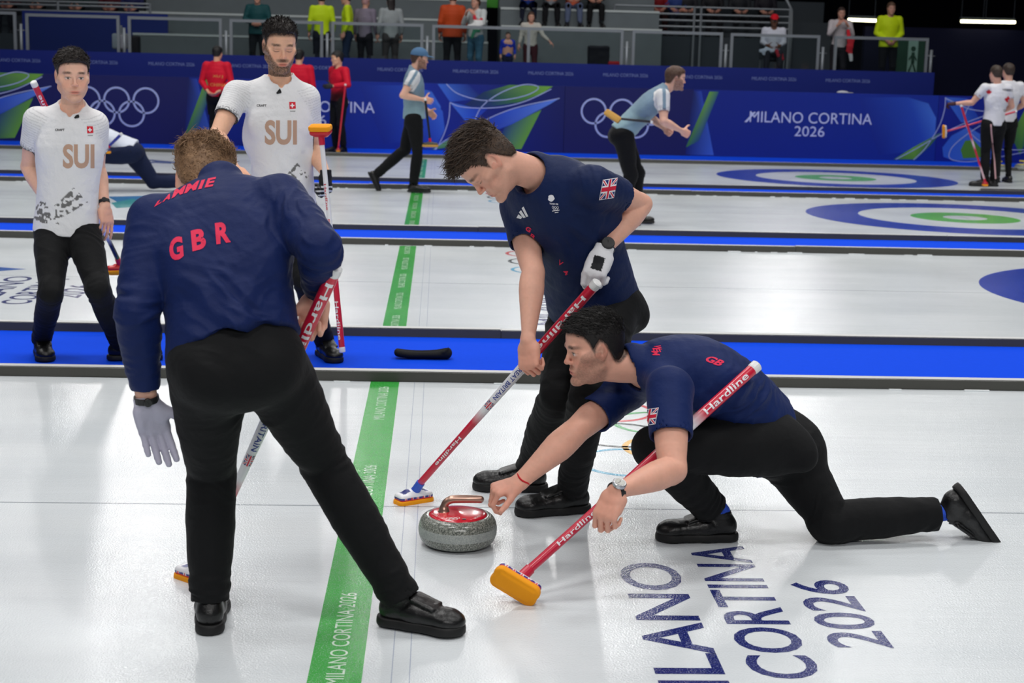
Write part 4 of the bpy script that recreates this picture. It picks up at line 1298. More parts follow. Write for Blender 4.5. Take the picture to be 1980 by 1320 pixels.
def broom(label, top, bottom, face, segs, texts, rt=.0195, rb=.0135, head_n=None, head_w=None, head_len=.2, head_wid=.072, cap=(232, 232, 232), lift=.0, parent=None,
          flags=(), headcol=(236, 236, 240), pad=None, jack=True, deco=(200, 30, 60), textside=1, neck=(200, 26, 60)):
    """top = handle end, bottom = where the shaft meets the head; head_n points out of the pad (down), head_w along the pad"""
    top, bottom = np.asarray(top, float), np.asarray(bottom, float); ax = bottom - top; L = np.linalg.norm(ax); ax = ax / L
    fc = nrm(face - ax * (ax @ face)); sd = np.cross(fc, ax)
    root = thing('curling_broom', (bottom[0], bottom[1], max(0, bottom[2] - .05)), label, 'broom')
    rad = lambda t: rt + (rb - rt) * sstep(.35, .75, t)
    parts = []; N = 20; ts = np.linspace(.022, 1, 150); vs, cs = [], []
    for t in ts:
        c = None
        for i in range(len(segs)):
            a, col = segs[i]; nx = segs[i + 1] if i + 1 < len(segs) else None
            if t >= a: c = lin(col)
            if nx is not None and nx[0] - .03 < t < nx[0] + .03 and t >= a:
                w = (t - nx[0] + .03) / .06; c = lin(col) * (1 - w) + lin(nx[1]) * w
            elif i > 0 and a <= t < a + .03:
                w = (t - a + .03) / .06; c = lin(segs[i - 1][1]) * (1 - w) + lin(col) * w
        for k in range(N):
            a = 2 * math.pi * k / N; vs.append(top + ax * L * t + (fc * math.cos(a) + sd * math.sin(a)) * rad(t)); cs.append(c)
    f = [(i * N + k, i * N + (k + 1) % N, (i + 1) * N + (k + 1) % N, (i + 1) * N + k) for i in range(len(ts) - 1) for k in range(N)]
    parts.append((np.array(vs), np.array(f), 0, np.array(cs)))

    def wrap(v2, f2, col, lift=.0006):
        v2, f2 = fine(v2, f2, .012)
        r = np.array([rad(p[0] / L) for p in v2]) + lift; th = v2[:, 1] / (r)
        q = top + np.multiply.outer(v2[:, 0], ax) + (np.multiply.outer(np.cos(th), fc) + np.multiply.outer(np.sin(th), sd)) * r[:, None]
        parts.append((q, f2, 0, lin(col)))
    for txt, t0, t1, h, col, flip, off in texts:
        v2, f2, asp = glyphs(txt, .015)
        v2 = v2 / V(asp, 1)[None] * V((t1 - t0) * L, h)[None] * flip * V(1, textside)[None]
        wrap(v2 + V((t0 + t1) / 2 * L, off)[None], f2, col)
    for t0, t1 in flags:
        m, hl, hh = (t0 + t1) / 2 * L, (t1 - t0) / 2 * L, .016
        R = lambda pts, col, l: wrap(np.array([(m + x * hl, y * hh) for x, y in pts]), [list(range(len(pts)))], col, l)
        R([(-1, -1), (1, -1), (1, 1), (-1, 1)], (34, 44, 110), .0006)
        for s_ in (1, -1):
            R([(-1, -s_), (-.76, -s_), (1, .8 * s_), (1, s_), (.76, s_), (-1, -.8 * s_)], (236, 236, 240), .0008); R([(-1, -s_), (-.9, -s_), (1, .92 * s_), (1, s_), (.9, s_), (-1, -.92 * s_)], (208, 30, 60), .001)
        R([(-.22, -1), (.22, -1), (.22, 1), (-.22, 1)], (236, 236, 240), .0012); R([(-1, -.3), (1, -.3), (1, .3), (-1, .3)], (236, 236, 240), .0012)
        R([(-.12, -1), (.12, -1), (.12, 1), (-.12, 1)], (208, 30, 60), .0014); R([(-1, -.17), (1, -.17), (1, .17), (-1, .17)], (208, 30, 60), .0014)
    multi('shaft', parts, [BROOM], root)
    mb = MB(); mb.tube([top - ax * .001, top + ax * .003, top + ax * .024, top + ax * .03], [rt * .8, rt * 1.06, rt * 1.08, rt * 1.0], 0, cap, 20)
    under(mb.build('end_cap', PLASTIC, smooth=False), root)
    if head_w is None: head_w = X_
    hn = nrm(head_n if head_n is not None else V(0, 0, -1)); hw = nrm(head_w - hn * (hn @ head_w)); hs_ = np.cross(hn, hw)
    c = bottom + hn * .018
    M = np.stack([hw, hs_, hn], 1)
    S = Solid(); S.u(Box(c + hn * .002, (head_len / 2 * .93, head_wid / 2 * .9, .016), M, .015), 0)
    S.u(Seg(c - hn * .014 - hw * .03, c - hn * .014 + hw * .03, (.02, .012), (.02, .012), hs_), .012)
    v, f = S.mesh(.0035); col = np.tile(lin(headcol), (len(v), 1)); q = (v - c) @ M
    if jack:
        band = (q[:, 2] > .0) ; X, Yq = q[:, 0] / (head_len / 2), q[:, 1] / (head_wid / 2)
        u_ = np.abs(np.mod(X * 3.0 + .5, 1) - .5)
        col[band] = lin((36, 44, 130)); col[band & (u_ < .2)] = lin((236, 236, 240)); col[band & (u_ < .1)] = lin((214, 36, 66))
        col[band & (np.abs(q[:, 2] - .010) < .0026)] = lin((214, 36, 66))
        top_ = (q[:, 2] < -.005) & (np.abs(np.abs(X) - .5) < .2) & (np.abs(Yq) < .5); col[top_] = lin((40, 50, 120))
    hb = to_obj('broom_head', v, f, PLASTIC, root, col)
    S = Solid(); rd = head_wid / 2 - .013; hl = head_len / 2 - rd
    for q_ in (-1, 1):
        m0 = c + hn * .0245 + hs_ * .013 * q_
        S.u(Capped(Tube([m0 - hw * hl, m0 + hw * hl], [(rd, .03), (rd, .03)], hs_, 1), [(m0 + hn * .0135, hn), (m0 - hn * .0135, -hn)]), .004)
    S.u(Box(c + hn * .0385, (head_len / 2 * .76, head_wid / 2 * .6, .003), M, .003), .008)
    v, f = S.mesh(.0035); pd = to_obj('pad', v, f, pad or PAD); pd.parent = hb
    mb = MB(); mb.tube([bottom - ax * .05, bottom + hn * .012], [rb * 1.25, rb * 1.35], 0, neck, 16); nk = mb.build('collar', PLASTIC); under(nk, root)
    return root
# ------------------------------------------------------------------ the people in front
def navy_col(base=(22, 40, 92)):
    def c(v, n, J_, K):
        return np.tile(lin(base), (len(v), 1)) * (1 + .06 * noise(v / .07, 3) + .03 * noise(v / .02, 4))[:, None]
    return c


def short_hair(col, col2, n=1600, ln=.022, top=.04, dz=.0, curl=.2, seed=1, lift=.5, fwd=(0, 1, -.2), thick=.0016, h=.0035, base_t=.005, fade=.35):
    def mk(root, c, F, s):
        def length(q):
            t = sstep(.03, .09, q[:, 2]) ; return ln * fade + (top - ln * fade) * t
        def comb(q):
            d = np.tile(V(*fwd), (len(q), 1)); d = d + q * V(6, 2, 3)
            side = sstep(.07, .0, q[:, 2])[:, None]
            return d * (1 - side) + V(0, -.4, -1) * side
        return hair(root, c, F, s, col, col2, hairmask(dz), length, comb, n, thick, h, curl, seed, lift, base_t)
    return mk


RED = (226, 40, 82)
FIST = ((1.25, 1.5, .8),) * 4


def seg_hand(wr, el, fwd=None, back=None, side=1, curl=.3, **k):
    return dict(fwd=fwd if fwd is not None else nrm(wr - el), back=back, side=side, curl=curl if isinstance(curl, (list, tuple)) else (curl,) * 4, **k)


def check(nm, J_):
    d = lambda a, b: round(float(np.linalg.norm(a - b)), 3)
    print(nm, 'spine', d(J_['pelvis'], J_['neck']), 'nk-hd', d(J_['neck'], J_['head']), 'shw', d(*J_['sh']), 'hipw', d(*J_['hip']),
          'ua', [d(J_['sh'][q], J_['el'][q]) for q in (0, 1)], 'fa', [d(J_['el'][q], J_['wr'][q]) for q in (0, 1)],
          'th', [d(J_['hip'][q], J_['kn'][q]) for q in (0, 1)], 'shin', [d(J_['kn'][q], J_['an'][q]) for q in (0, 1)], 'pelz', round(J_['pelvis'][2], 2), 'anz', [round(J_['an'][q][2], 2) for q in (0, 1)])


# --- sweeper seen from behind
A = {}
A['pelvis'] = P(455, 690, 4.38); A['neck'] = P(430, 366, 4.72); A['head'] = P(393, 352, 4.88)
sh0, sh1 = P(300, 428, 4.56), P(542, 388, 4.62)
el0 = J(sh0, 264, 606, .30, -1); wr0 = J(el0, 284, 778, .27, 1)
el1 = J(sh1, 620, 482, .29, -1); wr1 = J(el1, 612, 572, .25, 1)
hp0, hp1 = P(398, 705, 4.36), P(515, 690, 4.40)
gh = G(408, 1226); an0 = gh + V(-.01, .055, .09)
gr = G(757, 1204); an1 = gr + V(.03, -.03, .092)
kn0 = J(hp0, 408, 912, .385, 1); kn1 = J(hp1, 626, 895, .42, 1)
A.update(sh=(sh0, sh1), el=(el0, el1), wr=(wr0, wr1), hip=(hp0, hp1), kn=(kn0, kn1), an=(an0, an1), toe=(V(-.12, 1, 0), V(.8, -.3, 0)))
check('A', A)
A_top = P(650, 516, 4.41); A_bot = G(385, 1098, .045)


def prints_a(parts, bvh):
    for ch, (x, y), w, h, sk in (('G', (341, 481), 26, 44, -.34), ('B', (384, 463), 27, 40, -.26), ('R', (431, 450), 28, 41, -.16)):
        drape_text(parts, bvh, ch, (x, y), (w, w * sk), (-3.5, -h), RED, .045)
    for ch, (x, y), w, h, sk in (('L', (308, 391), 13, 11, -.6), ('A', (324, 382), 15, 13, -.45), ('M', (346, 371), 22, 17, -.4), ('M', (371, 362), 23, 18, -.33), ('I', (390, 357), 7, 18, -.25), ('E', (407, 353), 16, 18, -.18)):
        drape_text(parts, bvh, ch, (x, y), (w, w * sk), (7, -h), RED, .04)


curly = lambda root, c, F, s: hair(root, c, F, s, (158, 124, 92), (112, 84, 60), hairmask(.004), lambda q: .005 + .018 * sstep(.03, .09, q[:, 2]),
                                   lambda q: q * V(5, 5, 4) + np.stack([np.sin(q[:, 1] * 160), np.cos(q[:, 0] * 150), np.sin(q[:, 0] * 170 + 2)], 1) * .9, 5200, .0011, .0035, 1.6, 4, .9, .004)
figure(A, dict(shoe_len=.275, label='person in a navy long-sleeved GBR shirt seen from behind, sweeping with one gloved hand hanging', s=1.04, girth=(1.12, 1.05), arm=1.12, sleeve=1.84, hem=.045, hemtilt=-.2, hs=1.0,
               face=V(-.12, .8, -.6), crown=V(-.04, .8, .62), skin=(228, 176, 154), eyes='down', shirt_col=navy_col((14, 32, 82)), shirt_res=.005, prints=prints_a, vneck=0, collar=True,
               hair=curly, scalp=(176, 132, 102), brow=(150, 110, 80), glove={0: dict(col=(196, 194, 210), palm=(176, 174, 192))},
               hands=(seg_hand(wr0, el0, fwd=V(.22, .05, -.95), back=V(-.25, .9, .0), side=1, curl=((.25, .3, .2), (.35, .4, .3), (.4, .45, .3), (.45, .5, .3)), thumb=(.85, .55, .3), spread=.06, size=1.02),
                      seg_hand(wr1, el1, fwd=nrm(V(-.12, -.05, -1)), back=V(.2, .95, .05), side=-1, curl=((1.0, 1.3, .7),) * 4, size=1.05, thumb=(.5, .7, .6))),
               fold=1.7, bow=V(0, -.035, .02), sock=mat('blue_sock', (38, 70, 170), .85, .2, bump=(500, .3)), top=.12, leg=1.04,
               shirt_folds=[(P(450, 610, 4.25), .15, V(.35, 0, 1), .05, .017), (P(520, 560, 4.3), .12, V(-.4, 0, 1), .06, .012), (P(560, 420, 4.5), .1, V(1, 0, .3), .03, .006)]))
broom('sweeper\'s broom with white cap in the bare hand of the long-sleeved GBR player', A_top, A_bot, V(.25, -1, .1),
      [(0, (206, 28, 60)), (.33, (236, 236, 240)), (.7, (206, 28, 60)), (.92, (206, 28, 60))],
      [('Hardline', .04, .3, .024, (240, 240, 244), 1, 0), ('GREAT BRITAIN', .36, .57, .02, (30, 60, 150), 1, 0), ('Hardline', .76, .88, .014, (240, 240, 244), 1, 0)],
      head_w=V(.75, -.65, 0), flags=((.585, .62),), rt=.0195, rb=.014)

watch(bpy.data.objects['person'], wr0, el0, V(.3, -1, 0), .034, .012, back=.012)

# --- stooping sweeper in the navy T-shirt
B_ = {}
B_['pelvis'] = P(1147, 582, 5.8); B_['neck'] = P(1043, 339, 5.58); B_['head'] = P(945, 316, 5.48)
sh1, sh0 = P(1004, 398, 5.74), P(1146, 358, 5.46)
el0 = J(sh0, 1238, 395, .29, 1); wr0 = J(el0, 1166, 486, .27, -1)
el1 = J(sh1, 1030, 525, .30, -1); wr1 = J(el1, 1021, 660, .27, -1)
hp1, hp0 = P(1112, 600, 5.92), P(1186, 592, 5.72)
an1 = G(1056, 948) + V(-.07, .0, .09); an0 = G(1140, 990) + V(-.07, .0, .09)
kn1 = J(hp1, 1078, 765, .44, -1); kn0 = J(hp0, 1135, 775, .44, -1)
B_.update(sh=(sh0, sh1), el=(el0, el1), wr=(wr0, wr1), hip=(hp0, hp1), kn=(kn0, kn1), an=(an0, an1), toe=(V(-1, -.28, 0), V(-1, .02, 0)))
check('B', B_)
B_top = P(1156, 545, 5.37); B_bot = G(800, 948, .045)


def prints_b(parts, bvh):
    union_jack(parts, bvh, (1176, 365), (13.5, -2), (3.5, -18))
    for i, (a, b) in enumerate((((1000, 422), (1007, 408)), ((1006, 424), (1013, 404)), ((1011, 425), (1007, 398)))): pass
    for pts in ([(999, 421), (1003, 414), (1010, 419), (1008, 423)], [(1004, 410), (1008, 406), (1017, 420), (1012, 421)], [(1009, 402), (1013, 399), (1022, 418), (1018, 419)]): drape_poly(parts, bvh, pts, (238, 238, 242))
    vs = [(math.cos(a) * (1 + .12 * math.cos(5 * a)), math.sin(a)) for a in np.linspace(0, 6.28, 20, endpoint=False)]
    drape(parts, bvh, vs, [list(range(20))], (1066, 383), (6, 1), (1, -6.5), (232, 232, 238), mx=.6)
    drape_text(parts, bvh, 'TEAM GB', (1071, 394), (17, 1.5), (0, -3), (232, 232, 238), .03)
    rr = []
    for (a, b) in ((-2.2, .5), (0, .5), (2.2, .5), (-1.1, -.5), (1.1, -.5)):
        for k in range(12):
            t, w = k * math.pi / 6, (k + 1) * math.pi / 6
            e = lambda r, q: (a + r * math.cos(q), b + r * math.sin(q))
            rr.append([e(.75, t), e(1, t), e(1, w), e(.75, w)])
    pts = [p for q in rr for p in q]
    drape(parts, bvh, pts, [list(range(4 * i, 4 * i + 4)) for i in range(len(rr))], (1074, 402), (2.1, .2), (0, -2.6), (232, 232, 238), mx=2)
    drape_poly(parts, bvh, [(1068, 407), (1082, 405), (1082, 406.5), (1068, 408.5)], (232, 232, 238)); drape_poly(parts, bvh, [(1073, 410), (1080, 409), (1080, 410.5), (1073, 411.5)], (232, 232, 238))
    for ch, o, w in (('G', (1022, 443), 9), ('B', (1030, 457), 8)): drape_text(parts, bvh, ch, o, (w, w * .6), (4, -8), RED, .04)
    for ch, o in (('V', (1084, 508)), ('4', (1094, 526))): drape_text(parts, bvh, ch, o, (8, 6), (4, -8), RED, .02)


figure(B_, dict(label='person in a navy short-sleeved shirt stooping with head down, white glove on the broom handle', s=1.03, girth=(1.12, 1.25), arm=1.0, sleeve=.56, hem=-.03, hs=.98,
                face=V(-.5, -.22, -.84), crown=V(-.82, -.08, .56), skin=(226, 172, 150), eyes='down', shirt_col=navy_col((14, 32, 74)), prints=prints_b, vneck=.0,
                hair=short_hair((78, 60, 46), (46, 36, 30), 4200, .017, .036, .002, .5, 2, .45, fwd=(.2, 1, .3), thick=.0011, base_t=.003), scalp=(84, 62, 50), beard=.12,
                glove={0: dict(col=(228, 228, 232), patch=(30, 31, 36))},
                hands=(seg_hand(wr0, el0, fwd=nrm(V(-.32, -.25, -.85)), back=V(-.45, -.85, .1), side=1, curl=((.5, .9, .5), (.7, 1.1, .6), (.8, 1.1, .6), (.9, 1.1, .6)), thumb=(.35, .9, .3), spread=.1),
                       seg_hand(wr1, el1, fwd=nrm(V(.05, -.25, -.95)), back=V(-.6, -.75, .1), side=1, curl=((1.1, 1.4, .8),) * 4, thumb=(.3, .8, .6))),
                fold=1.6, bow=V(.01, -.02, .05), top=.12, leg=1.0, sock=mat('black_sock', (22, 22, 26), .9, .2),
                shirt_folds=[(P(1130, 500, 5.4), .14, V(.8, 0, .5), .07, .01), (P(1180, 540, 5.4), .1, V(.3, 0, 1), .05, .008), (P(1140, 320, 5.4), .08, V(1, 0, .2), .025, .004)]))
rb_ = bpy.data.objects['person.001']
watch(rb_, wr0, el0, V(-.1, -1, .35), .031, .024, back=.02)
broom('sweeper\'s broom slanting down from the white glove to beside the granite stone', B_top, B_bot, V(-.1, -1, .2),
      [(0, (206, 28, 60)), (.36, (236, 236, 240)), (.62, (206, 28, 60)), (.97, (60, 100, 210))],
      [('Hardline', .06, .3, .02, (240, 240, 244), 1, 0), ('GREAT BRITAIN', .37, .53, .018, (30, 60, 150), 1, 0), ('Hardline', .72, .86, .014, (240, 240, 244), 1, 0)],
      head_w=V(.8, .5, 0), flags=((.545, .575),), rt=.0185, rb=.0135, neck=(50, 90, 200), head_len=.16)

# --- crouching sweeper in the lunge
C_ = {}
C_['pelvis'] = P(1490, 852, 5.46); C_['neck'] = P(1236, 706, 5.28); C_['head'] = P(1148, 674, 5.24)
sh0, sh1 = P(1294, 752, 5.03), P(1205, 752, 5.46)
el0 = J(sh0, 1300, 908, .30, -1); wr0 = J(el0, 1192, 950, .27, -1)
el1 = J(sh1, 1108, 838, .30, -1); wr1 = J(el1, 1003, 933, .27, -1)
hp0, hp1 = P(1488, 862, 5.30), P(1505, 852, 5.50)
an0 = G(1418, 1044) + V(-.06, .0, .09); an1 = P(1838, 990, 5.42)
kn0 = J(hp0, 1268, 866, .44, -1); kn1 = G(1608, 1008, .075)
C_.update(sh=(sh0, sh1), el=(el0, el1), wr=(wr0, wr1), hip=(hp0, hp1), kn=(kn0, kn1), an=(an0, an1), toe=(V(-1, -.05, 0), V(.6, .0, -.8)), footup=((0, 0, 1), (-.8, 0, -.6)))
check('C', C_)
C_top = P(1465, 705, 5.17); C_bot = P(1003, 1119, 4.72)


def prints_c(parts, bvh):
    union_jack(parts, bvh, (1256, 806), (14, -2), (3, -15))
    for ch, o in (('M', (1268, 683)), ('E', (1270, 677)), ('W', (1272, 672))): drape_text(parts, bvh, ch, o, (3, 8), (14, 0), RED, .03)
    drape_text(parts, bvh, 'GB', (1382, 698), (30, 12), (14, -9), RED, .04)


figure(C_, dict(label='person in a navy short-sleeved shirt crouched in a low lunge, reaching towards the granite stone', s=1.03, girth=(1.08, 1.08), arm=1.1, sleeve=.6, hem=.04, hs=.98,
                face=V(-.96, -.22, -.16), crown=V(-.14, 0, 1), skin=(224, 168, 146), eyes='open', shirt_col=navy_col((13, 34, 86)), prints=prints_c, beard=.5, beardcol=(92, 66, 52), brow=(40, 30, 26),
                hair=short_hair((26, 23, 22), (14, 13, 13), 3600, .007, .022, .006, .3, 5, .5, fwd=(.1, 1, .5), thick=.0011, base_t=.0025), scalp=(70, 54, 46),
                hands=(seg_hand(wr0, el0, fwd=nrm(V(-.4, -.3, -.8)), back=V(-.5, -.75, .42), side=1, curl=((.75, 1.2, .7), (.85, 1.3, .7), (.9, 1.3, .7), (1.0, 1.3, .7)), thumb=(.2, .8, .7)),
                       seg_hand(wr1, el1, fwd=nrm(V(-.9, -.3, -.22)), back=V(-.25, -.3, 1), side=-1, curl=((.9, 1.0, .5), (1.1, 1.2, .6), (1.25, 1.3, .7), (1.3, 1.3, .7)), thumb=(.75, .9, .35), tcurl=.3)),
                fold=1.6, bow=V(.03, -.01, .075), top=.2, leg=1.08, hem_drop=-.055, sock=SOCK,
                shirt_folds=[(P(1440, 790, 5.2), .13, V(.7, 0, -.7), .04, .010), (P(1390, 770, 5.15), .1, V(.8, 0, -.4), .05, .008), (P(1180, 790, 5.4), .07, V(1, 0, .4), .03, .005)]))
rc_ = bpy.data.objects['person.002']
watch(rc_, wr0, el0, V(-.2, -.7, .75), .031, .022, back=.0, casem=STEEL, dial=DIAL)
mb = MB(); ax = nrm(wr1 - el1); u_ = nrm(np.cross(ax, Z_)); w_ = np.cross(ax, u_)
mb.tube([wr1 - ax * .012 + (u_ * math.cos(a) * .031 + w_ * math.sin(a) * .027) + ax * .008 * math.sin(a * 2) for a in np.linspace(0, 6.2832, 26)], .0028, n=6)
under(mb.build('wristband', mat('red_band', (206, 30, 44), .6, .3), smooth=True), rc_)['label'] = 'thin red wristband'
broom('sweeper\'s broom tucked under the crouching player\'s arm, orange pad lifted to view', C_top, C_bot, V(-.1, -1, .25),
      [(0, (206, 28, 60)), (.27, (236, 236, 240)), (.42, (200, 26, 60)), (.98, (200, 26, 60))],
      [('Hardline', .055, .24, .024, (240, 240, 244), -1, 0), ('Hardline', .7, .85, .016, (240, 240, 244), -1, 0)],
      head_n=V(-.28, -.9, -.2), head_w=V(.84, -.25, -.5), rt=.0195, rb=.0145, head_len=.165, head_wid=.078)
# ------------------------------------------------------------------ the stone
def lathe(mb, c, prof, m=0, cols=None, n=56, R=None):
    vs = []
    for r, z in prof:
        for k in range(n):
            a = 2 * math.pi * k / n; p = V(r * math.cos(a), r * math.sin(a), z); vs.append(c + (R @ p if R is not None else p))
    i0 = len(mb.v); mb.v += [tuple(map(float, p)) for p in vs]
    for i in range(len(prof) - 1):
        for k in range(n):
            mb.f.append([i0 + i * n + k, i0 + i * n + (k + 1) % n, i0 + (i + 1) * n + (k + 1) % n, i0 + (i + 1) * n + k]); mb.m.append(m)
            mb.c.append([srgb(cols[i]) if cols else (1, 1, 1, 1)] * 4)


def granite():
    m = bpy.data.materials.new('granite'); m.use_nodes = True; nt = m.node_tree; N = nt.nodes; L = nt.links; b = N['Principled BSDF']
    tc = N.new('ShaderNodeTexCoord'); vo = N.new('ShaderNodeTexVoronoi'); vo.inputs['Scale'].default_value = 330
    no = N.new('ShaderNodeTexNoise'); no.inputs['Scale'].default_value = 190; no.inputs['Detail'].default_value = 4
    L.new(tc.outputs['Object'], vo.inputs['Vector']); L.new(tc.outputs['Object'], no.inputs['Vector'])
    r = N.new('ShaderNodeValToRGB'); e = r.color_ramp.elements
    e[0].position = .36; e[0].color = srgb((80, 84, 80)); e[1].position = .64; e[1].color = srgb((160, 162, 154))
    q = r.color_ramp.elements.new(.5); q.color = srgb((122, 126, 118))
    a = N.new('ShaderNodeAttribute'); a.attribute_name = 'Col'
    mi = N.new('ShaderNodeMix'); mi.data_type = 'FLOAT'; mi.inputs[0].default_value = .4
    L.new(no.outputs['Fac'], mi.inputs[2]); L.new(vo.outputs['Color'], mi.inputs[3]); L.new(mi.outputs[0], r.inputs['Fac'])
    mx = N.new('ShaderNodeMix'); mx.data_type = 'RGBA'; mx.blend_type = 'MIX'
    hf = N.new('ShaderNodeMath'); hf.operation = 'MULTIPLY'; hf.inputs[1].default_value = .55
    L.new(a.outputs['Color'], hf.inputs[0]); L.new(hf.outputs[0], mx.inputs['Factor']); L.new(r.outputs['Color'], mx.inputs[6]); mx.inputs[7].default_value = srgb((176, 182, 180))
    L.new(mx.outputs[2], b.inputs['Base Color'])
    rg = N.new('ShaderNodeMapRange'); rg.inputs['To Min'].default_value = .16; rg.inputs['To Max'].default_value = .6
    L.new(a.outputs['Color'], rg.inputs['Value']); L.new(rg.outputs['Result'], b.inputs['Roughness'])
    bp = N.new('ShaderNodeBump'); bp.inputs['Strength'].default_value = .15; bp.inputs['Distance'].default_value = .002
    L.new(no.outputs['Fac'], bp.inputs['Height']); L.new(bp.outputs['Normal'], b.inputs['Normal'])
    return m


GRAN = granite()
HRED = mat('stone_red', (206, 24, 46), .22, .5, coat=.6)
HYEL = mat('stone_yellow', (226, 208, 70), .25, .5, coat=.5)
BRONZE = mat('handle_bronze', (186, 150, 134), .3, .5, metal=.85)
WHITEPRINT = mat('white_print', (236, 232, 232), .5)


def stone(c, ang, label, disc=HRED, grip=BRONZE, detail=True):
    root = thing('curling_stone', (c[0], c[1], 0), label, 'curling stone')
    prof = [(.055, .003), (.06, .0), (.07, .001), (.085, .006)]
    for t in np.linspace(-1.15, 1.15, 26):
        prof.append((.094 + .045 * math.cos(t * math.pi / 2 / 1.15) ** .62, .0575 + .052 * math.sin(t * math.pi / 2 / 1.15)))
    prof += [(.094, .1105), (.088, .1135), (.07, .1145), (.0, .115)]
    K = (0, 0, 0); band = [(255, 255, 255) if .043 < (a[1] + b[1]) / 2 < .074 and (a[0] + b[0]) / 2 > .12 else K for a, b in zip(prof[:-1], prof[1:])]
    mb = MB(); lathe(mb, V(c[0], c[1], 0), prof, 0, band)
    under(mb.build('granite_body', GRAN, smooth=True), root)
    mb = MB(); lathe(mb, V(c[0], c[1], 0), [(.1, .1035), (.1035, .106), (.1035, .1085), (.1, .1125), (.085, .1165), (.05, .1205), (.0, .1215)])
    dk = mb.build('handle_disc', disc, smooth=True); under(dk, root)
    u, v_ = V(math.cos(ang), math.sin(ang), 0), V(-math.sin(ang), math.cos(ang), 0)
    o = V(c[0], c[1], .118)
    pts = [o - u * .05 + Z_ * .0, o - u * .05 + Z_ * .018, o - u * .043 + Z_ * .034, o - u * .028 + Z_ * .044, o - u * .005 + Z_ * .047, o + u * .04 + Z_ * .047, o + u * .078 + Z_ * .046]
    S = Solid(); S.u(Tube(pts, [.018, .0135, .0135, .014, .0145, .0145, .0135], v_), 0)
    S.u(Seg(o - u * .05 - Z_ * .004, o - u * .05 + Z_ * .006, .024, .017), .008)
    v, f = S.mesh(.003 if detail else .006); to_obj('handle', v, f, grip, root)
    if detail:
        mb = MB()
        rings5(mb, o - v_ * .078 + Z_ * .0003 - u * .02, u, v_, .0072, .0018, [(240, 236, 236)] * 5, 0, 20, 2.2, 1.05)
        put_text(mb, 'MILANO', o - v_ * .055 + u * .066 + Z_ * .0008, nrm(u * .6 + v_ * .8), nrm(v_ * .6 - u * .8), .008, 0, (240, 236, 236), w=.036)
        put_text(mb, 'CORTINA', o - v_ * .03 - u * .082 - Z_ * .001, nrm(u * .35 - v_ * .9), nrm(v_ * .35 + u * .9), .008, 0, (240, 236, 236), w=.04)
        for i in range(len(mb.v)):
            x, y, z = mb.v[i]; r = math.hypot(x - c[0], y - c[1]); mb.v[i] = (x, y, np.interp(r, [0, .05, .085, .1, .1035], [.1215, .1205, .1165, .1125, .1085]) + .0007)
        mk = mb.build('marking', WHITEPRINT); mk.parent = dk
        mb = MB(); mb.box((-.006, -.005, 0), (.006, .005, .003), R=np.stack([u, v_, Z_], 1), o=o - v_ * .083 + u * .018 + Z_ * -.0035)
        mb.build('sensor', mat('sensor_black', (22, 22, 24), .3)).parent = dk
    return root


sc_ = G(885, 1021, .0575)
stone(sc_, .03, 'grey granite curling stone with a red disc and bronze handle on the near ice')
for (x, y, d, lab) in ((1930, 331, .6, 'granite stone with a yellow handle behind the maple-leaf player\'s legs'), (1977, 330, 2.0, 'granite stone with a yellow handle at the right frame edge by the boards')):
    q = G(x, y, .0); stone(q, d, lab, HYEL, HYEL, False)
# loose rubber gripper on the carpet
S = Solid(); gc = G(816, 693, .006); gu = V(1, .02, 0)
W_ = lambda a, b, c: gc + gu * a + Y_ * b + Z_ * c
S.u(Tube([W_(-.135, 0, .034), W_(-.07, 0, .026), (W_(0, 0, .026)), W_(.08, 0, .028), W_(.137, 0, .034)], [(.04, .024), (.047, .024), (.044, .024), (.05, .026), (.046, .034)], Y_), 0)
S.u(Tube([W_(.12, -.02, .045), W_(.142, -.02, .06), W_(.147, -.02, .078)], [(.03, .01), (.02, .006), (.006, .004)], Y_), .012)
S.cut(Tube([W_(-.125, 0, .07), W_(-.04, 0, .058), W_(.06, 0, .058), W_(.13, 0, .072)], [(.034, .024)] * 4, Y_), .004)
S.clip(W_(0, 0, .003), -Z_)
v, f = S.mesh(.004); o = to_obj('shoe_gripper', v, f, mat('rubber_gripper', (24, 25, 26), .85, .25, bump=(180, .2)))
tag(o, 'black rubber shoe gripper lying on the blue carpet', 'shoe gripper')

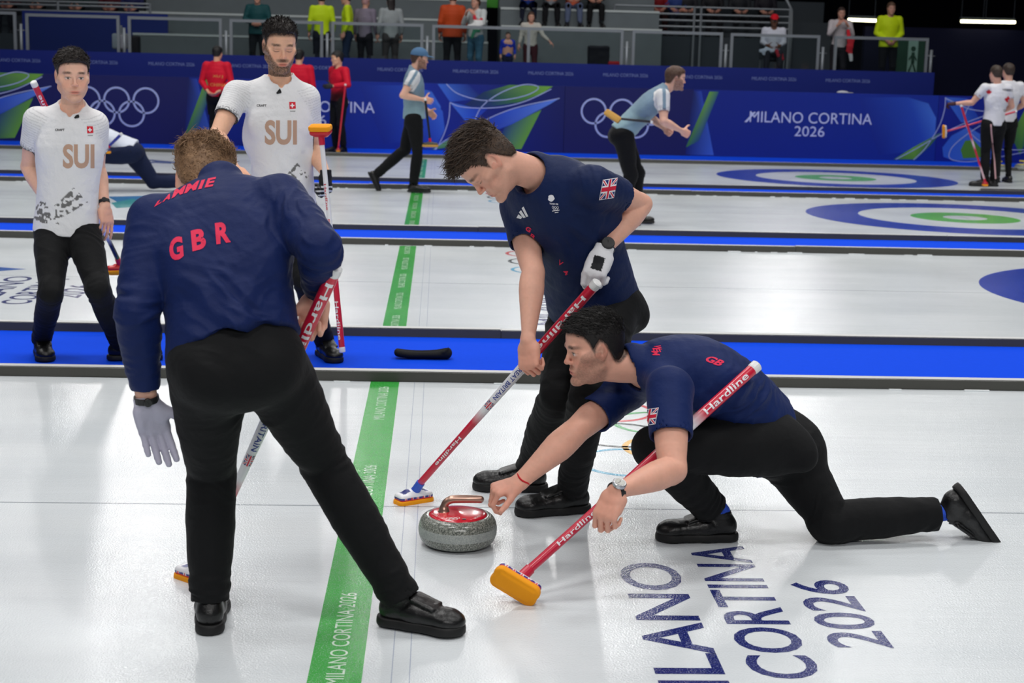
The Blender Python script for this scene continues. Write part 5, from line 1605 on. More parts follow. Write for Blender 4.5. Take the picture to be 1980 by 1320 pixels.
# ------------------------------------------------------------------ the two white-shirted players
def white_col(shade_lines=True):
    def c(v, n, J_, K):
        base = np.tile(lin((236, 236, 238)), (len(v), 1)) * (1 + .02 * noise(v / .05, 3))[:, None]
        def mix(w, rgb):
            nonlocal base
            w = np.clip(w, 0, 1)[:, None]; base = base * (1 - w) + lin(rgb) * w
        for q in (0, 1):
            a, b = J_['sh'][q], J_['el'][q]; bd = b - a; L = np.linalg.norm(bd); bd = bd / L
            t = ((v - a) @ bd) / L; rad = np.linalg.norm((v - a) - np.multiply.outer((v - a) @ bd, bd), axis=1)
            on = (rad < .095) & (t > -.25)
            lines = (np.sin(((v - a) @ bd) * 2 * math.pi / .014 + noise(v / .03, 2) * 1.5) > .72) & on & (t < .5)
            mix(lines * .28, (120, 124, 130))
            w = sstep(.36, .56, t) * on; mix((w * (.5 + .9 * noise(v / .0045, 9)) > .42) * w * .8, (60, 62, 66))
            mix(((t > .545) & on & (rad < .09)) * 1.0, (26, 26, 28))
        # mountain print on the lower front
        f_ = K['front']; s_ = K['side']; h = (v - K['pel']) @ K['up']; x = -(v - K['pel']) @ s_
        fr = (n @ f_ > -.1) & (((v - K['pel']) @ f_) > 0)
        peak = .23 - 1.1 * np.abs(x - .055) ; low = .03 + .7 * np.clip(x + .05, 0, 1)
        nz = noise(v / V(.03, .03, .016), 5) + .7 * noise(v / .011, 6)
        m1 = fr & (h < peak) & (h > low) & (nz > .12)
        pk2 = .15 - 1.3 * np.abs(x + .11)
        m2 = fr & (h < pk2) & (h > .02) & (nz > .15)
        mix((m1 | m2) * .85, (62, 60, 56))
        return base
    return c


def prints_sui(cx, cy, k):
    """printed marks on the white shirts; (cx, cy) pixel of the middle of the chest word"""
    def f(parts, bvh):
        T = lambda dx, dy: (cx + dx * k, cy + dy * k)
        x, y = T(-4, -79); drape_poly(parts, bvh, [(x - 5, y + 3), (x + 1, y - 2), (x + 2, y - 6), (x + 5, y), (x + 5, y + 3), (x - 3, y + 5)], (20, 20, 22), .004)
        drape_text(parts, bvh, 'SUI', T(0, 0), (62 * k, 0), (0, -48 * k), (196, 160, 138), .035)
        drape_text(parts, bvh, 'CRAFT', T(-37, -52), (19 * k, 0), (0, -4.6 * k), (50, 50, 52), .03)
        x, y = T(22, -52); 
        drape_poly(parts, bvh, [(x - 6 * k, y - 7 * k), (x + 6 * k, y - 7 * k), (x + 7 * k, y + 6 * k), (x - 5 * k, y + 7 * k)], (220, 30, 50))
        drape_poly(parts, bvh, [(x - 1.2 * k, y - 4 * k), (x + 1.2 * k, y - 4 * k), (x + 1.4 * k, y + 4 * k), (x - 1 * k, y + 4 * k)], (244, 244, 246), .002)
        drape_poly(parts, bvh, [(x - 3.8 * k, y - 1.2 * k), (x + 4 * k, y - 1.2 * k), (x + 4 * k, y + 1.2 * k), (x - 3.8 * k, y + 1.2 * k)], (244, 244, 246), .002)
        drape_text(parts, bvh, 'SUISSE', T(23, -41), (10 * k, 0), (0, -1.8 * k), (60, 60, 64), .02)
    return f


YE = 8.62
E_ = {}
E_['pelvis'] = P(548, 392, YE); E_['neck'] = P(541, 150, YE - .02); E_['head'] = P(541, 90, YE - .07)
sh1, sh0 = P(458, 182, YE - .05), P(592, 190, YE + .02)
el1 = J(sh1, 420, 262, .29, -1); wr1 = J(el1, 456, 330, .25, -1); el0 = J(sh0, 603, 288, .29, 1); wr0 = J(el0, 630, 336, .25, -1)
hp1, hp0 = P(520, 400, YE), P(578, 402, YE + .03)
an0 = G(636, 693, .006) + V(-.03, .06, .09); an1 = G(505, 705, .006) + V(0, 0.05, .09)
kn0 = J(hp0, 590, 540, .44, -1); kn1 = J(hp1, 505, 550, .44, -1)
E_.update(sh=(sh0, sh1), el=(el0, el1), wr=(wr0, wr1), hip=(hp0, hp1), kn=(kn0, kn1), an=(an0, an1), toe=(V(.35, -.8, 0), V(-.2, -1, 0)))
check('E', E_)
LOWBEARD = short_hair((44, 36, 32), (26, 22, 21), 2200, .010, .024, .012, .2, 11, .5, fwd=(.2, .8, .3), thick=.0014, base_t=.002)
figure(E_, dict(label='person in a white SUI shirt standing and holding a broom pad-up in a striped glove', s=1.05, girth=(1.02, 1.0), sleeve=.56, hem=-.06, hs=1.08, arm=1.03,
                face=V(.28, -.93, -.22), crown=V(.03, -.1, 1), skin=(236, 184, 154), eyes='down', beard=.95, beardcol=(50, 38, 31), brow=(46, 34, 28), shirt_mat=WHITE_SHIRT, shirt_col=white_col(), shirt_res=.0045,
                prints=prints_sui(543, 256, 1.0), hair=LOWBEARD, scalp=(60, 46, 38), fold=.7, vneck=.6,
                glove={0: dict(col=(24, 24, 27), bands=(216, 218, 222), label='black glove with white finger stripes')},
                hands=(seg_hand(wr0, el0, fwd=V(.05, -.1, -1), back=V(.85, -.5, .1), side=-1, curl=((1.1, 1.3, .8),) * 4, thumb=(.5, .8, .5)),
                       seg_hand(wr1, el1, fwd=V(.6, -.3, -.6), back=V(.1, -1, .3), side=1, curl=.35)), top=.12, leg=.96,
                shirt_folds=[(P(530, 330, YE - .1), .14, V(.5, 0, 1), .05, .006)]))
broom('red and white broom held pad-up by a black striped glove', P(662, 681, YE - .30), P(621, 262, YE - .22), V(-.4, -1, 0),
      [(0, (206, 28, 60)), (.47, (236, 236, 240)), (.99, (206, 28, 60))],
      [('Hardline', .06, .24, .022, (240, 240, 244), -1, 0), ('SUISSE', .5, .62, .018, (206, 28, 60), -1, 0), ('Hardline', .66, .78, .014, (206, 28, 60), -1, 0)],
      head_n=V(-.1, -.25, 1), head_w=V(1, -.3, .1), rt=.0165, rb=.013, head_len=.125, head_wid=.07, jack=False, headcol=(200, 30, 40))

YD = 8.50
D_ = {}
D_['pelvis'] = P(128, 436, YD); D_['neck'] = P(140, 205, YD - .03); D_['head'] = P(140, 148, YD - .09)
sh1, sh0 = P(72, 232, YD - .02), P(183, 240, YD)
el1 = J(sh1, 56, 322, .29, 1); wr1 = J(el1, 94, 396, .25, -1); el0 = J(sh0, 188, 326, .28, 1); wr0 = J(el0, 203, 400, .24, -1)
hp1, hp0 = P(102, 446, YD), P(160, 446, YD)
an1 = G(84, 690, .006) + V(-.02, .05, .09); an0 = G(222, 697, .006) + V(.03, .02, .09)
kn1 = J(hp1, 98, 566, .42, -1); kn0 = J(hp0, 190, 560, .42, -1)
D_.update(sh=(sh0, sh1), el=(el0, el1), wr=(wr0, wr1), hip=(hp0, hp1), kn=(kn0, kn1), an=(an0, an1), toe=(V(1, .12, 0), V(.35, -.9, 0)))
check('D', D_)
figure(D_, dict(label='person in a white SUI shirt and wristwatch walking on the carpet, broom head trailing', s=1.0, girth=(1.04, 1.0), sleeve=.56, hem=-.06, hs=1.1, arm=1.04,
                face=V(.33, -.93, -.08), crown=V(.02, -.05, 1), skin=(240, 190, 166), eyes='open', beard=.2, beardcol=(110, 76, 60), brow=(50, 36, 30), shirt_mat=WHITE_SHIRT, shirt_col=white_col(), shirt_res=.0045,
                prints=prints_sui(152, 302, .98), hair=short_hair((48, 38, 34), (28, 24, 23), 2600, .010, .022, .004, .25, 12, .4, fwd=(.8, .5, .1), thick=.0014, base_t=.003), scalp=(70, 52, 44), fold=.7, vneck=.6,
                hands=(seg_hand(wr0, el0, fwd=V(.12, -.15, -1), back=V(.8, -.6, .1), side=-1, curl=(.2, .3, .4, .5), thumb=(.6, .7, .3), spread=.12),
                       seg_hand(wr1, el1, fwd=V(.25, -.35, -.9), back=V(-.6, -.8, .1), side=1, curl=(.8, .8, .5, .4), thumb=(.4, .8, .6))), top=.12, leg=.96))
rd_ = bpy.data.objects['person.004']
watch(rd_, wr0, el0, V(.3, -1, .2), .03, .013, back=.03)
broom('red-handled broom held low behind the walking white-shirted player, red head on the ice', P(64, 158, YD + .22), P(233, 512, YD + .9), V(0, -1, 0),
      [(0, (206, 28, 60)), (.4, (236, 236, 240)), (.85, (40, 42, 50)), (.97, (90, 170, 60))],
      [('Hardline', .06, .24, .022, (240, 240, 244), -1, 0)], head_w=V(1, .3, 0), rt=.0175, rb=.0135, head_len=.17, jack=False, headcol=(206, 34, 40))

# ------------------------------------------------------------------ players farther off
def pose(x, y, ang, h=1.8, z=0.0, **k):
    """standing joints; offsets are (right, forward, up) in body axes; ang turns the facing, 0 = away from the camera"""
    s = h / 1.8; f = V(-math.sin(ang), math.cos(ang), 0); r = V(math.cos(ang), math.sin(ang), 0); o = V(x, y, z)
    W = lambda p: o + (r * p[0] + f * p[1] + Z_ * p[2]) * s
    d = dict(pelvis=(0, 0, .95), neck=(0, .0, 1.5), head=(0, .04, 1.645), sh0=(-.19, 0, 1.44), sh1=(.19, 0, 1.44), el0=(-.25, -.03, 1.16), el1=(.25, -.03, 1.16), wr0=(-.26, .06, .92), wr1=(.26, .06, .92),
             hip0=(-.09, 0, .92), hip1=(.09, 0, .92), kn0=(-.11, .03, .5), kn1=(.11, .03, .5), an0=(-.12, -.03, .09), an1=(.12, -.03, .09), t0=(-.15, 1, 0), t1=(.15, 1, 0))
    d.update(k); J_ = {q: W(d[q]) for q in ('pelvis', 'neck', 'head')}
    for a, b in (('sh', 'sh'), ('el', 'el'), ('wr', 'wr'), ('hip', 'hip'), ('kn', 'kn'), ('an', 'an')): J_[a] = (W(d[b + '0']), W(d[b + '1']))
    J_['toe'] = tuple(r * d[t][0] + f * d[t][1] + Z_ * d[t][2] for t in ('t0', 't1'))
    return J_, r, f


def cheap_hair(col, long=0.0, dz=.0, cap=None, t=.010):
    def mk(root, c, F, s):
        S = Solid()
        for (a, b, d, r_) in ((0, -.018, .042, (.0755, .093, .082)), (0, .018, .045, (.066, .074, .07)), (0, -.03, -.01, (.066, .07, .07))):
            S.u(Ell(c + F @ (V(a, b, d) * s), (V(*r_) + t) * s, F), .02)
        if long:
            S.u(Seg(c + F @ V(0, -.06, .0), c + F @ V(0, -.075, -long), (.085, .05), (.07, .03), F[:, 0]), .03)
        v, f = S.mesh(.008); q = (v - c) @ F / s; m = hairmask(dz)(q)
        if long: m = np.where((q[:, 1] < -.0) | (q[:, 2] < -.09), 1, m)
        keep = np.all(m[f] > .5, 1); f = f[keep]; us = np.unique(f); mp = np.full(len(v), -1); mp[us] = np.arange(len(us)); v = v[us]; f = mp[f]
        n = vnormals(v, f); v = v + n * (.004 * noise(v / .02, 3))[:, None]
        to_obj('hair', v, f, HAIR, root, np.tile(lin(col), (len(v), 1)) * (1 + .2 * noise(v / .02, 2))[:, None])
        if cap is not None:
            S = Solid(); S.u(Ell(c + F @ (V(0, -.012, .05) * s), V(.095, .113, .096) * s, F), 0); S.clip(c + F @ V(0, 0, .042), -F[:, 2])
            S.u(Seg(c + F @ (V(0, .07, .052) * s), c + F @ (V(0, .17, .04) * s), (.06, .009), (.05, .006), F[:, 0]), .01)
            v, f = S.mesh(.006); tag(to_obj('cap', v, f, mat('cap_cloth_%d' % cap[0], cap, .8, .2), root))
    return mk


def flat_col(rgb, bottom=None):
    def c(v, n, J_, K):
        C = np.tile(lin(rgb), (len(v), 1)) * (1 + .05 * noise(v / .07, 3))[:, None]
        if bottom is not None:
            h = (v - K['pel']) @ K['up']; w = sstep(.22, .05, h)[:, None]; C = C * (1 - w) + lin(bottom) * w
        return C
    return c


def grey_col(v, n, J_, K):
    C = np.tile(lin((118, 142, 160)), (len(v), 1)); h = (v - K['pel']) @ K['up']; w = sstep(.35, .0, h)[:, None]; C = C * (1 - w) + lin((142, 172, 180)) * w
    for q in (0, 1):
        a, b = J_['sh'][q], J_['el'][q]; bd = b - a; L = np.linalg.norm(bd); bd /= L
        t = ((v - a) @ bd) / L; p = (v - a) - np.multiply.outer((v - a) @ bd, bd); lat = p @ nrm(np.cross(bd, K['side'])); rad = np.linalg.norm(p, axis=1)
        on = (rad < .1) & (np.abs((v - K['nek']) @ K['side']) > .12) & (h > .3) & (np.abs(lat) > .018)
        C[on] = lin((222, 222, 222))
    return C * (1 + .04 * noise(v / .06, 3))[:, None]


FAR = dict(res=.010, skin_res=.0075, shirt_res=.009)
BIG_FIST = ((1.1, 1.3, .8),) * 4


def far(J_, r, f, label, hand_curl=.5, **st):
    k = dict(FAR); k.update(st); k['label'] = label
    if 'hands' not in k:
        k['hands'] = tuple(seg_hand(J_['wr'][q], J_['el'][q], back=(r * (1 if q else -1) * .8 + f * .3), side=(-1 if q == 0 else 1) * (-1), curl=hand_curl) for q in (0, 1))
    k.setdefault('face', f + V(0, 0, -.1)); k.setdefault('brow', (50, 38, 30)); k.setdefault('hem', -.07); k.setdefault('top', .1)
    TN[0] = 1; o = figure(J_, k); TN[0] = 2
    return o


PI = math.pi
# curler in a cap, walking to the right
J_, r, f = pose(P(800, 300, 19.7)[0], 19.7, -PI / 2, 1.82, 0, neck=(0, -.02, 1.5), head=(0, .06, 1.64), el1=(.26, -.14, 1.2), wr1=(.15, .12, 1.15), el0=(-.22, -.0, 1.16), wr0=(-.12, .18, 1.0),
                kn1=(.1, .05, .5), an1=(.1, .0, .095), kn0=(-.1, -.12, .52), an0=(-.1, -.47, .2), t0=(-.05, .45, -.9), t1=(.05, 1, 0))
far(J_, r, f, 'person in a blue-grey shirt and blue cap walking with a black broom', shirt_col=grey_col, hair=cheap_hair((70, 48, 36), cap=(78, 112, 146)), beard=.9, beardcol=(96, 60, 44), sleeve=.6, skin=(226, 176, 152), girth=(1.06, 1.1), leg=1.05)
broom('black broom carried upright by the person in the cap', P(822, 190, 19.45), P(832, 275, 19.4), V(0, -1, 0), [(0, (26, 26, 28)), (.9, (24, 24, 26))], [], head_w=V(1, .2, -.35), rt=.015, rb=.013, jack=False, headcol=(60, 58, 50), pad=mat('pad_gold', (196, 150, 70), .8))
# curler in mid-stride, leaning right
yr = 16.3; xr = P(1225, 300, yr)[0]
J_, r, f = pose(xr - .0, yr, -PI / 2, 1.8, 0, pelvis=(0, -.12, .98), neck=(0, .3, 1.42), head=(0, .41, 1.53), sh0=(-.19, .26, 1.36), sh1=(.19, .26, 1.36), el1=(.3, .26, 1.1), wr1=(.22, .47, 1.0), el0=(-.3, .2, 1.12), wr0=(-.15, .35, 1.0),
                hip0=(-.09, -.12, .93), hip1=(.09, -.12, .93), kn0=(-.1, .06, .53), kn1=(.1, -.04, .52), an1=(.1, -.12, .1), an0=(-.1, .04, .095), t0=(0, 1, 0), t1=(0, 1, -.2))
far(J_, r, f, 'person in a blue-grey shirt leaning forward in mid-stride, pale rings behind', shirt_col=grey_col, hair=cheap_hair((78, 54, 40)), beard=.8, beardcol=(90, 60, 46), sleeve=.66, hand_curl=1.2, skin=(228, 178, 154),
    prints=lambda parts, bvh: (drape_text(parts, bvh, 'USA', (1223, 190), (9, -12), (5, 4), (206, 40, 60), .04)), leg=1.1)
broom('broom sticking out behind the hip of the person leaning in stride', P(1262, 236, yr - .15), P(1186, 228, yr - .25), V(0, -1, 0), [(0, (26, 26, 28))], [], head_n=V(-.3, -.8, .5), head_w=V(.7, 0, -.6), rt=.014, rb=.012, jack=False, headcol=(60, 58, 50), pad=mat('pad_gold', (196, 150, 70), .8))
# red jackets
CH = dict(shirt_col=flat_col((206, 20, 48)), sleeve=1.9, skin=(222, 172, 140), shirt_mat=NAVY_SHIRT)
def prints_china(cx, cy):
    def g_(parts, bvh):
        drape_text(parts, bvh, 'XU J', (cx, cy), (20, 1), (0, -6), (206, 130, 70), .03); drape_text(parts, bvh, 'CHINA', (cx + 1, cy + 16), (32, 1), (0, -6), (206, 130, 70), .03)
    return g_
J_, r, f = pose(P(420, 200, 27.5)[0], 27.5, -.25, 1.8, .006, el0=(-.27, -.02, 1.16), wr0=(-.1, -.17, 1.0), el1=(.27, -.02, 1.16), wr1=(.1, -.17, 1.0))
far(J_, r, f, 'person in a red CHINA jacket with back turned by the far boards', prints=prints_china(421, 148), hair=cheap_hair((22, 20, 20)), **CH)
J_, r, f = pose(P(578, 200, 27.4)[0], 27.4, -.1, 1.78, .006)
far(J_, r, f, 'person in a red jacket half hidden behind the pad-up broom holder', hair=cheap_hair((22, 20, 20)), **CH)
J_, r, f = pose(P(655, 200, 27.3)[0], 27.3, PI * .72, 1.76, .006, el0=(-.3, .02, 1.2), wr0=(-.13, .25, 1.17), el1=(.27, -.05, 1.16), wr1=(.16, -.16, .98))
far(J_, r, f, 'person in a red jacket leaning a hand on an upright broom', hair=cheap_hair((22, 20, 20)), face=V(-.95, -.3, -.1), glove={0: dict(col=(40, 40, 44))},
    **dict(CH, shirt_col=flat_col((206, 20, 48), (70, 20, 26))))
broom('all-red broom under the hand of the right-hand red jacket', P(668, 162, 26.95), P(654, 287, 26.95), V(0, -1, 0), [(0, (210, 40, 60)), (.6, (220, 60, 60))], [], rt=.016, rb=.014, jack=False, head_len=.1, headcol=(190, 30, 50), head_w=Y_)
# maple leaf shirts
LEAF = [(0, 1), (.16, .62), (.36, .74), (.3, .28), (.55, .5), (.62, .32), (.92, .36), (.8, .1), (.95, -.02), (.42, -.42), (.5, -.6), (.06, -.5), (.06, -1), (-.06, -1), (-.06, -.5), (-.5, -.6), (-.42, -.42), (-.95, -.02), (-.8, .1), (-.92, .36), (-.62, .32), (-.55, .5), (-.3, .28), (-.36, .74), (-.16, .62)]
def prints_can(parts, bvh):
    drape(parts, bvh, [(0, 0)] + LEAF, [[0, i + 1, (i + 1) % 25 + 1] for i in range(25)], (1949, 193), (7, .3), (.2, -8.5), (206, 28, 44), mx=.6)
    drape(parts, bvh, [(0, 0)] + LEAF, [[0, i + 1, (i + 1) % 25 + 1] for i in range(25)], (1912, 178), (6, .3), (.2, -6), (206, 28, 44), mx=.6)
    drape_text(parts, bvh, 'CANADA', (1949, 214), (17, 1), (0, -5), (60, 40, 44), .03); drape_text(parts, bvh, 'HEBERT', (1949, 174), (20, 2), (0, -4.5), (60, 60, 64), .02)
J_, r, f = pose(P(1943, 250, 23.6)[0], 23.6, .15, 1.84, 0, sh0=(-.15, .02, 1.44), wr1=(.2, .2, 1.05), el1=(.27, -.02, 1.18), kn0=(-.09, .03, .5), an0=(-.09, -.03, .09))
far(J_, r, f, 'person in a white shirt mostly hidden behind the striped-trousered maple-leaf player', shirt_col=flat_col((224, 224, 228)), shirt_mat=WHITE_SHIRT, hair=cheap_hair((60, 48, 40)), sleeve=.6, skin=(224, 174, 150))
J_, r, f = pose(P(1920, 250, 22.75)[0], 22.75, .22, 1.8, 0, neck=(.02, .0, 1.49), el0=(-.34, .07, 1.22), wr0=(-.55, .2, 1.2), el1=(.27, -.02, 1.18), wr1=(.24, .22, 1.08), kn0=(-.08, .02, .5), kn1=(.1, .02, .5), an0=(-.09, -.03, .09), an1=(.06, -.03, .09), t0=(-1, .4, 0), t1=(-.7, .7, 0))
pc_ = far(J_, r, f, 'person in a white maple-leaf shirt and black trousers with a side stripe, seen from behind', shirt_col=flat_col((228, 228, 232)), shirt_mat=WHITE_SHIRT, hair=cheap_hair((66, 54, 44), t=.005), sleeve=.6, hem=-.1, skin=(224, 172, 148), prints=prints_can,
          hands=(seg_hand(J_['wr'][0], J_['el'][0], back=V(0, -.3, 1), side=1, curl=1.0), seg_hand(J_['wr'][1], J_['el'][1], back=r, side=1, curl=1.0)), glove={0: dict(col=(60, 24, 34))}, leg=1.04)
bt = tree(np.array([v.co[:] for v in pc_['trousers'].data.vertices]), [tuple(p.vertices) for p in pc_['trousers'].data.polygons])
parts = []
pl = [(1916, 240), (1917, 260), (1920, 285), (1923, 310), (1925, 346)]
for a, b in zip(pl[:-1], pl[1:]): drape_poly(parts, bt, [(a[0] - 1.3, a[1]), (a[0] + 1.3, a[1]), (b[0] + 1.3, b[1]), (b[0] - 1.3, b[1])], (214, 170, 174), .003, 0, 8)
if parts: multi('side_stripe', parts, [mat('shirt_print')], None).parent = pc_['trousers']
broom('red and white broom planted in front of the maple-leaf player', P(1858, 203, 22.5), P(1905, 352, 22.5), V(0, -1, 0), [(0, (206, 28, 60)), (.3, (200, 30, 70)), (.45, (230, 200, 210)), (.55, (206, 28, 60)), (.8, (226, 190, 200))], [], rt=.016, rb=.014, jack=False, head_len=.1, headcol=(190, 30, 50), head_w=Y_)
broom('red broom with an orange pad held out level by the second maple-leaf player', P(1966, 215, 23.4), P(1830, 254, 23.2), V(0, -1, 0), [(0, (206, 28, 60)), (.6, (214, 70, 110))], [], head_n=V(-1, 0, -.1), head_w=V(-.25, .1, -1), rt=.015, rb=.013, jack=False)
# sliding curler far left
yn = 19.0; xo = P(245, 330, yn)[0]
J_, r, f = pose(xo, yn, PI / 2, 1.8, 0, pelvis=(0, -.05, .5), neck=(0, .48, .72), head=(0, .62, .78), sh0=(-.19, .42, .68), sh1=(.19, .42, .68), el0=(-.22, .6, .45), el1=(.22, .62, .45), wr0=(-.2, .8, .3), wr1=(.2, .8, .3),
                hip0=(-.09, -.05, .46), hip1=(.09, -.05, .46), kn0=(-.12, .35, .42), an0=(-.12, .3, .1), kn1=(.1, -.3, .12), an1=(.1, -.7, .12), t0=(0, 1, 0), t1=(0, -.8, -.6))
J_['footup'] = ((0, 0, 1), (1, 0, -.3))
far(J_, r, f, 'person in a white shirt and navy trousers sliding low behind the walking player', shirt_col=flat_col((216, 222, 234)), shirt_mat=WHITE_SHIRT, trouser_mat=mat('navy_trousers', (22, 32, 62), .8, .2, bump=(30, .3)), hair=cheap_hair((60, 44, 36)), sleeve=.6, leg=1.25, girth=(1.1, 1.1))
broom('blue broom raised over the back of the person sliding low', P(236, 258, yn - .3), P(206, 287, yn - .3), V(0, -1, 0), [(0, (40, 50, 150))], [], rt=.018, rb=.016, jack=False, head_len=.1, headcol=(60, 60, 120))

# ------------------------------------------------------------------ raised platform, barrier, stands
ZP = 1.22
STEELG = mat('barrier_metal', (128, 134, 140), .45, .5, metal=.35)
GALV = mat('stand_metal', (96, 104, 108), .6, .4, metal=.2, var=(4, .12))
NOSE = mat('step_nosing', (176, 184, 184), .5)
PLAT = mat('platform', (54, 60, 66), .8, .2)
mb = MB(); mb.box((-12, 30.14, 0), (9.5, 33.2, ZP)); tag(mb.build('floor_platform', PLAT), 'grey raised spectator platform behind the long board', None, None, 'structure')


def glassm():
    m = bpy.data.materials.new('clear_panel'); m.use_nodes = True; nt = m.node_tree; N = nt.nodes; L = nt.links
    for n in list(N):
        if n.type != 'OUTPUT_MATERIAL': N.remove(n)
    out = [n for n in N if n.type == 'OUTPUT_MATERIAL'][0]
    t = N.new('ShaderNodeBsdfTransparent'); t.inputs[0].default_value = (.84, .88, .88, 1)
    g = N.new('ShaderNodeBsdfGlossy'); g.inputs['Roughness'].default_value = .05; g.inputs[0].default_value = (.9, .95, 1, 1)
    fr = N.new('ShaderNodeFresnel'); fr.inputs[0].default_value = 1.45
    mx = N.new('ShaderNodeMixShader'); L.new(fr.outputs[0], mx.inputs[0]); L.new(t.outputs[0], mx.inputs[1]); L.new(g.outputs[0], mx.inputs[2]); L.new(mx.outputs[0], out.inputs[0])
    return m


GLASS = glassm()
YG = 30.35
labs = ['clear barrier panel cut by the left frame edge', 'clear barrier panel above the left-hand white-shirted player', 'clear barrier panel left of the pad-up broom holder\'s head', 'clear barrier panel behind the pad-up broom holder\'s head',
        'clear barrier panel in front of the pale grey jumper', 'long clear barrier panel in front of the padded jacket and the blue jeans', 'clear barrier panel above the head of the person leaning in stride', 'clear barrier panel in front of the red beanie wearer',
        'end barrier panel in front of the fluorescent yellow jacket']
for i, ((x0, y0, x1, y1), lab) in enumerate(zip([(-60, 20, 31, 23), (49, 26, 231, 30), (247, 31, 429, 36), (444, 37, 625, 41), (641, 42, 819, 46), (836, 47, 1206, 58), (1223, 58, 1398, 63), (1413, 63, 1586, 69), (1614, 69, 1796, 74)], labs)):
    a, b = P(x0, y0, YG), P(x1, y1, YG); zt = (a[2] + b[2]) / 2; w = .055
    root = thing('barrier_panel', (a[0], YG, 1.62), lab, 'barrier', 'clear barrier panels on the platform edge')
    mb = MB(); mb.box((a[0], YG - .02, zt - w), (b[0], YG + .03, zt)); under(mb.build('top_rail', STEELG), root)
    for x in ((a[0], a[0] + w), (b[0] - w, b[0])):
        mb = MB(); mb.box((x[0], YG - .02, ZP), (x[1], YG + .03, zt - w)); under(mb.build('upright', STEELG), root)
    if i == 5:
        xm = P(1020, 60, YG)[0]; mb = MB(); mb.box((xm, YG - .02, ZP), (xm + w, YG + .03, zt - w)); under(mb.build('upright', STEELG), root)
    mb = MB(); mb.box((a[0] + w, YG, ZP + .02), (b[0] - w, YG + .01, zt - w)); under(mb.build('pane', GLASS), root)
    mb = MB(); mb.tube([V(b[0] + .075, YG + .02, ZP), V(b[0] + .075, YG + .02, zt - .22)], .03); mb.tube([V(b[0] - .0, YG + .02, zt - .34), V(b[0] + .15, YG + .02, zt - .34)], .012); under(mb.build('support_post', STEELG, smooth=True), root)


def bleachers(label, x0, x1, steps, m, nose=True):
    root = thing('bleachers', (x0, steps[0][0], 0), label, 'grandstand')
    for y0, y1, z in steps:
        mb = MB(); mb.box((x0, y0, 0), (x1, y1, z)); under(mb.build('step', m), root)
        if nose:
            mb = MB(); mb.box((x0, y0 - .015, z - .04), (x1, y0 + .02, z + .005)); under(mb.build('nosing', NOSE), root)


bleachers('grey metal stepped seating stand behind the barrier', -6.4, 1.0, [(33.25, 34.0, 2.02), (34.0, 34.8, 2.48), (34.8, 35.4, 2.94)], GALV)
bleachers('grey metal stepped stand where four people sit in a row', 1.25, 4.6, [(32.75, 33.24, 2.36), (33.24, 34.1, 2.74), (34.1, 34.9, 3.2)], GALV)
bleachers('dark stepped stand at the upper left', -12, -6.45, [(33.6, 34.04, 1.95), (34.04, 34.9, 2.33), (34.9, 35.8, 2.8)], PLAT, False)
bleachers('dark raised stand behind the four-bar railing', 4.65, 8.6, [(34.0, 34.49, 2.25), (34.49, 35.3, 2.63), (35.3, 36.1, 3.1)], PLAT, False)
BLUEP = mat('blue_panel', (10, 34, 110), .6, .3)
GREENP = mat('green_panel', (60, 140, 40), .6, .3)
for (x0, x1, z0, z1, y, m, lab) in ((-8.7, -5.7, 1.6, 2.42, 33.4, BLUEP, 'blue panel behind the barrier at the upper left'), (4.7, 8.3, 1.6, 2.25, 34.2, BLUEP, 'blue panel under the four-bar railing'),
                                    (-4.6, -2.2, 2.93, 3.6, 35.5, GREENP, 'green banner above the broom held pad-up'), (-.3, 1.5, 2.8, 3.6, 35.5, GREENP, 'green banner behind the person with the flag')):
    mb = MB(); mb.box((x0, y, z0), (x1, y + .05, z1)); tag(mb.build('banner', m), lab, 'banner')


def railing(label, x0, x1, y, zs, z0, posts):
    root = thing('railing', (x0, y, z0), label, 'railing')
    for z in zs:
        mb = MB(); mb.tube([V(x0, y, z), V(x1, y, z)], .022, n=8); under(mb.build('rail', STEELG), root)
    for x in posts:
        mb = MB(); mb.tube([V(x, y, z0), V(x, y, max(zs) + .02)], .028, n=8); under(mb.build('post', STEELG), root)


zr = lambda x, y, Y: P(x, y, Y)[2]
xa, xb = P(1188, 20, 33.9)[0], P(1528, 20, 33.9)[0]
railing('grey four-bar railing in front of the upper right spectators', xa, xb, 33.9, [zr(1300, y, 33.9) for y in (13, 27, 39, 51)], ZP, [xa, P(1343, 20, 33.9)[0], P(1356, 20, 33.9)[0], xb])
railing('grey railing along the stand at the upper left', P(-20, 10, 33.5)[0], P(290, 10, 33.5)[0], 33.5, [zr(100, y, 33.5) for y in (3, 10, 21)], ZP, [P(x, 10, 33.5)[0] for x in (112, 290)])
mb = MB(); p0 = P(1530, 62, 33.9); mb.tube([V(p0[0], 33.9, ZP), p0, P(1531, 20, 33.9), P(1515, -12, 33.9)], .03, n=8)
tag(mb.build('sloping_handrail', STEELG, smooth=True), 'sloping handrail at the right end of the four-bar railing', 'railing')
TUBEL = mat('lit_tube', (255, 250, 215), emit=(255, 248, 205), estr=5)
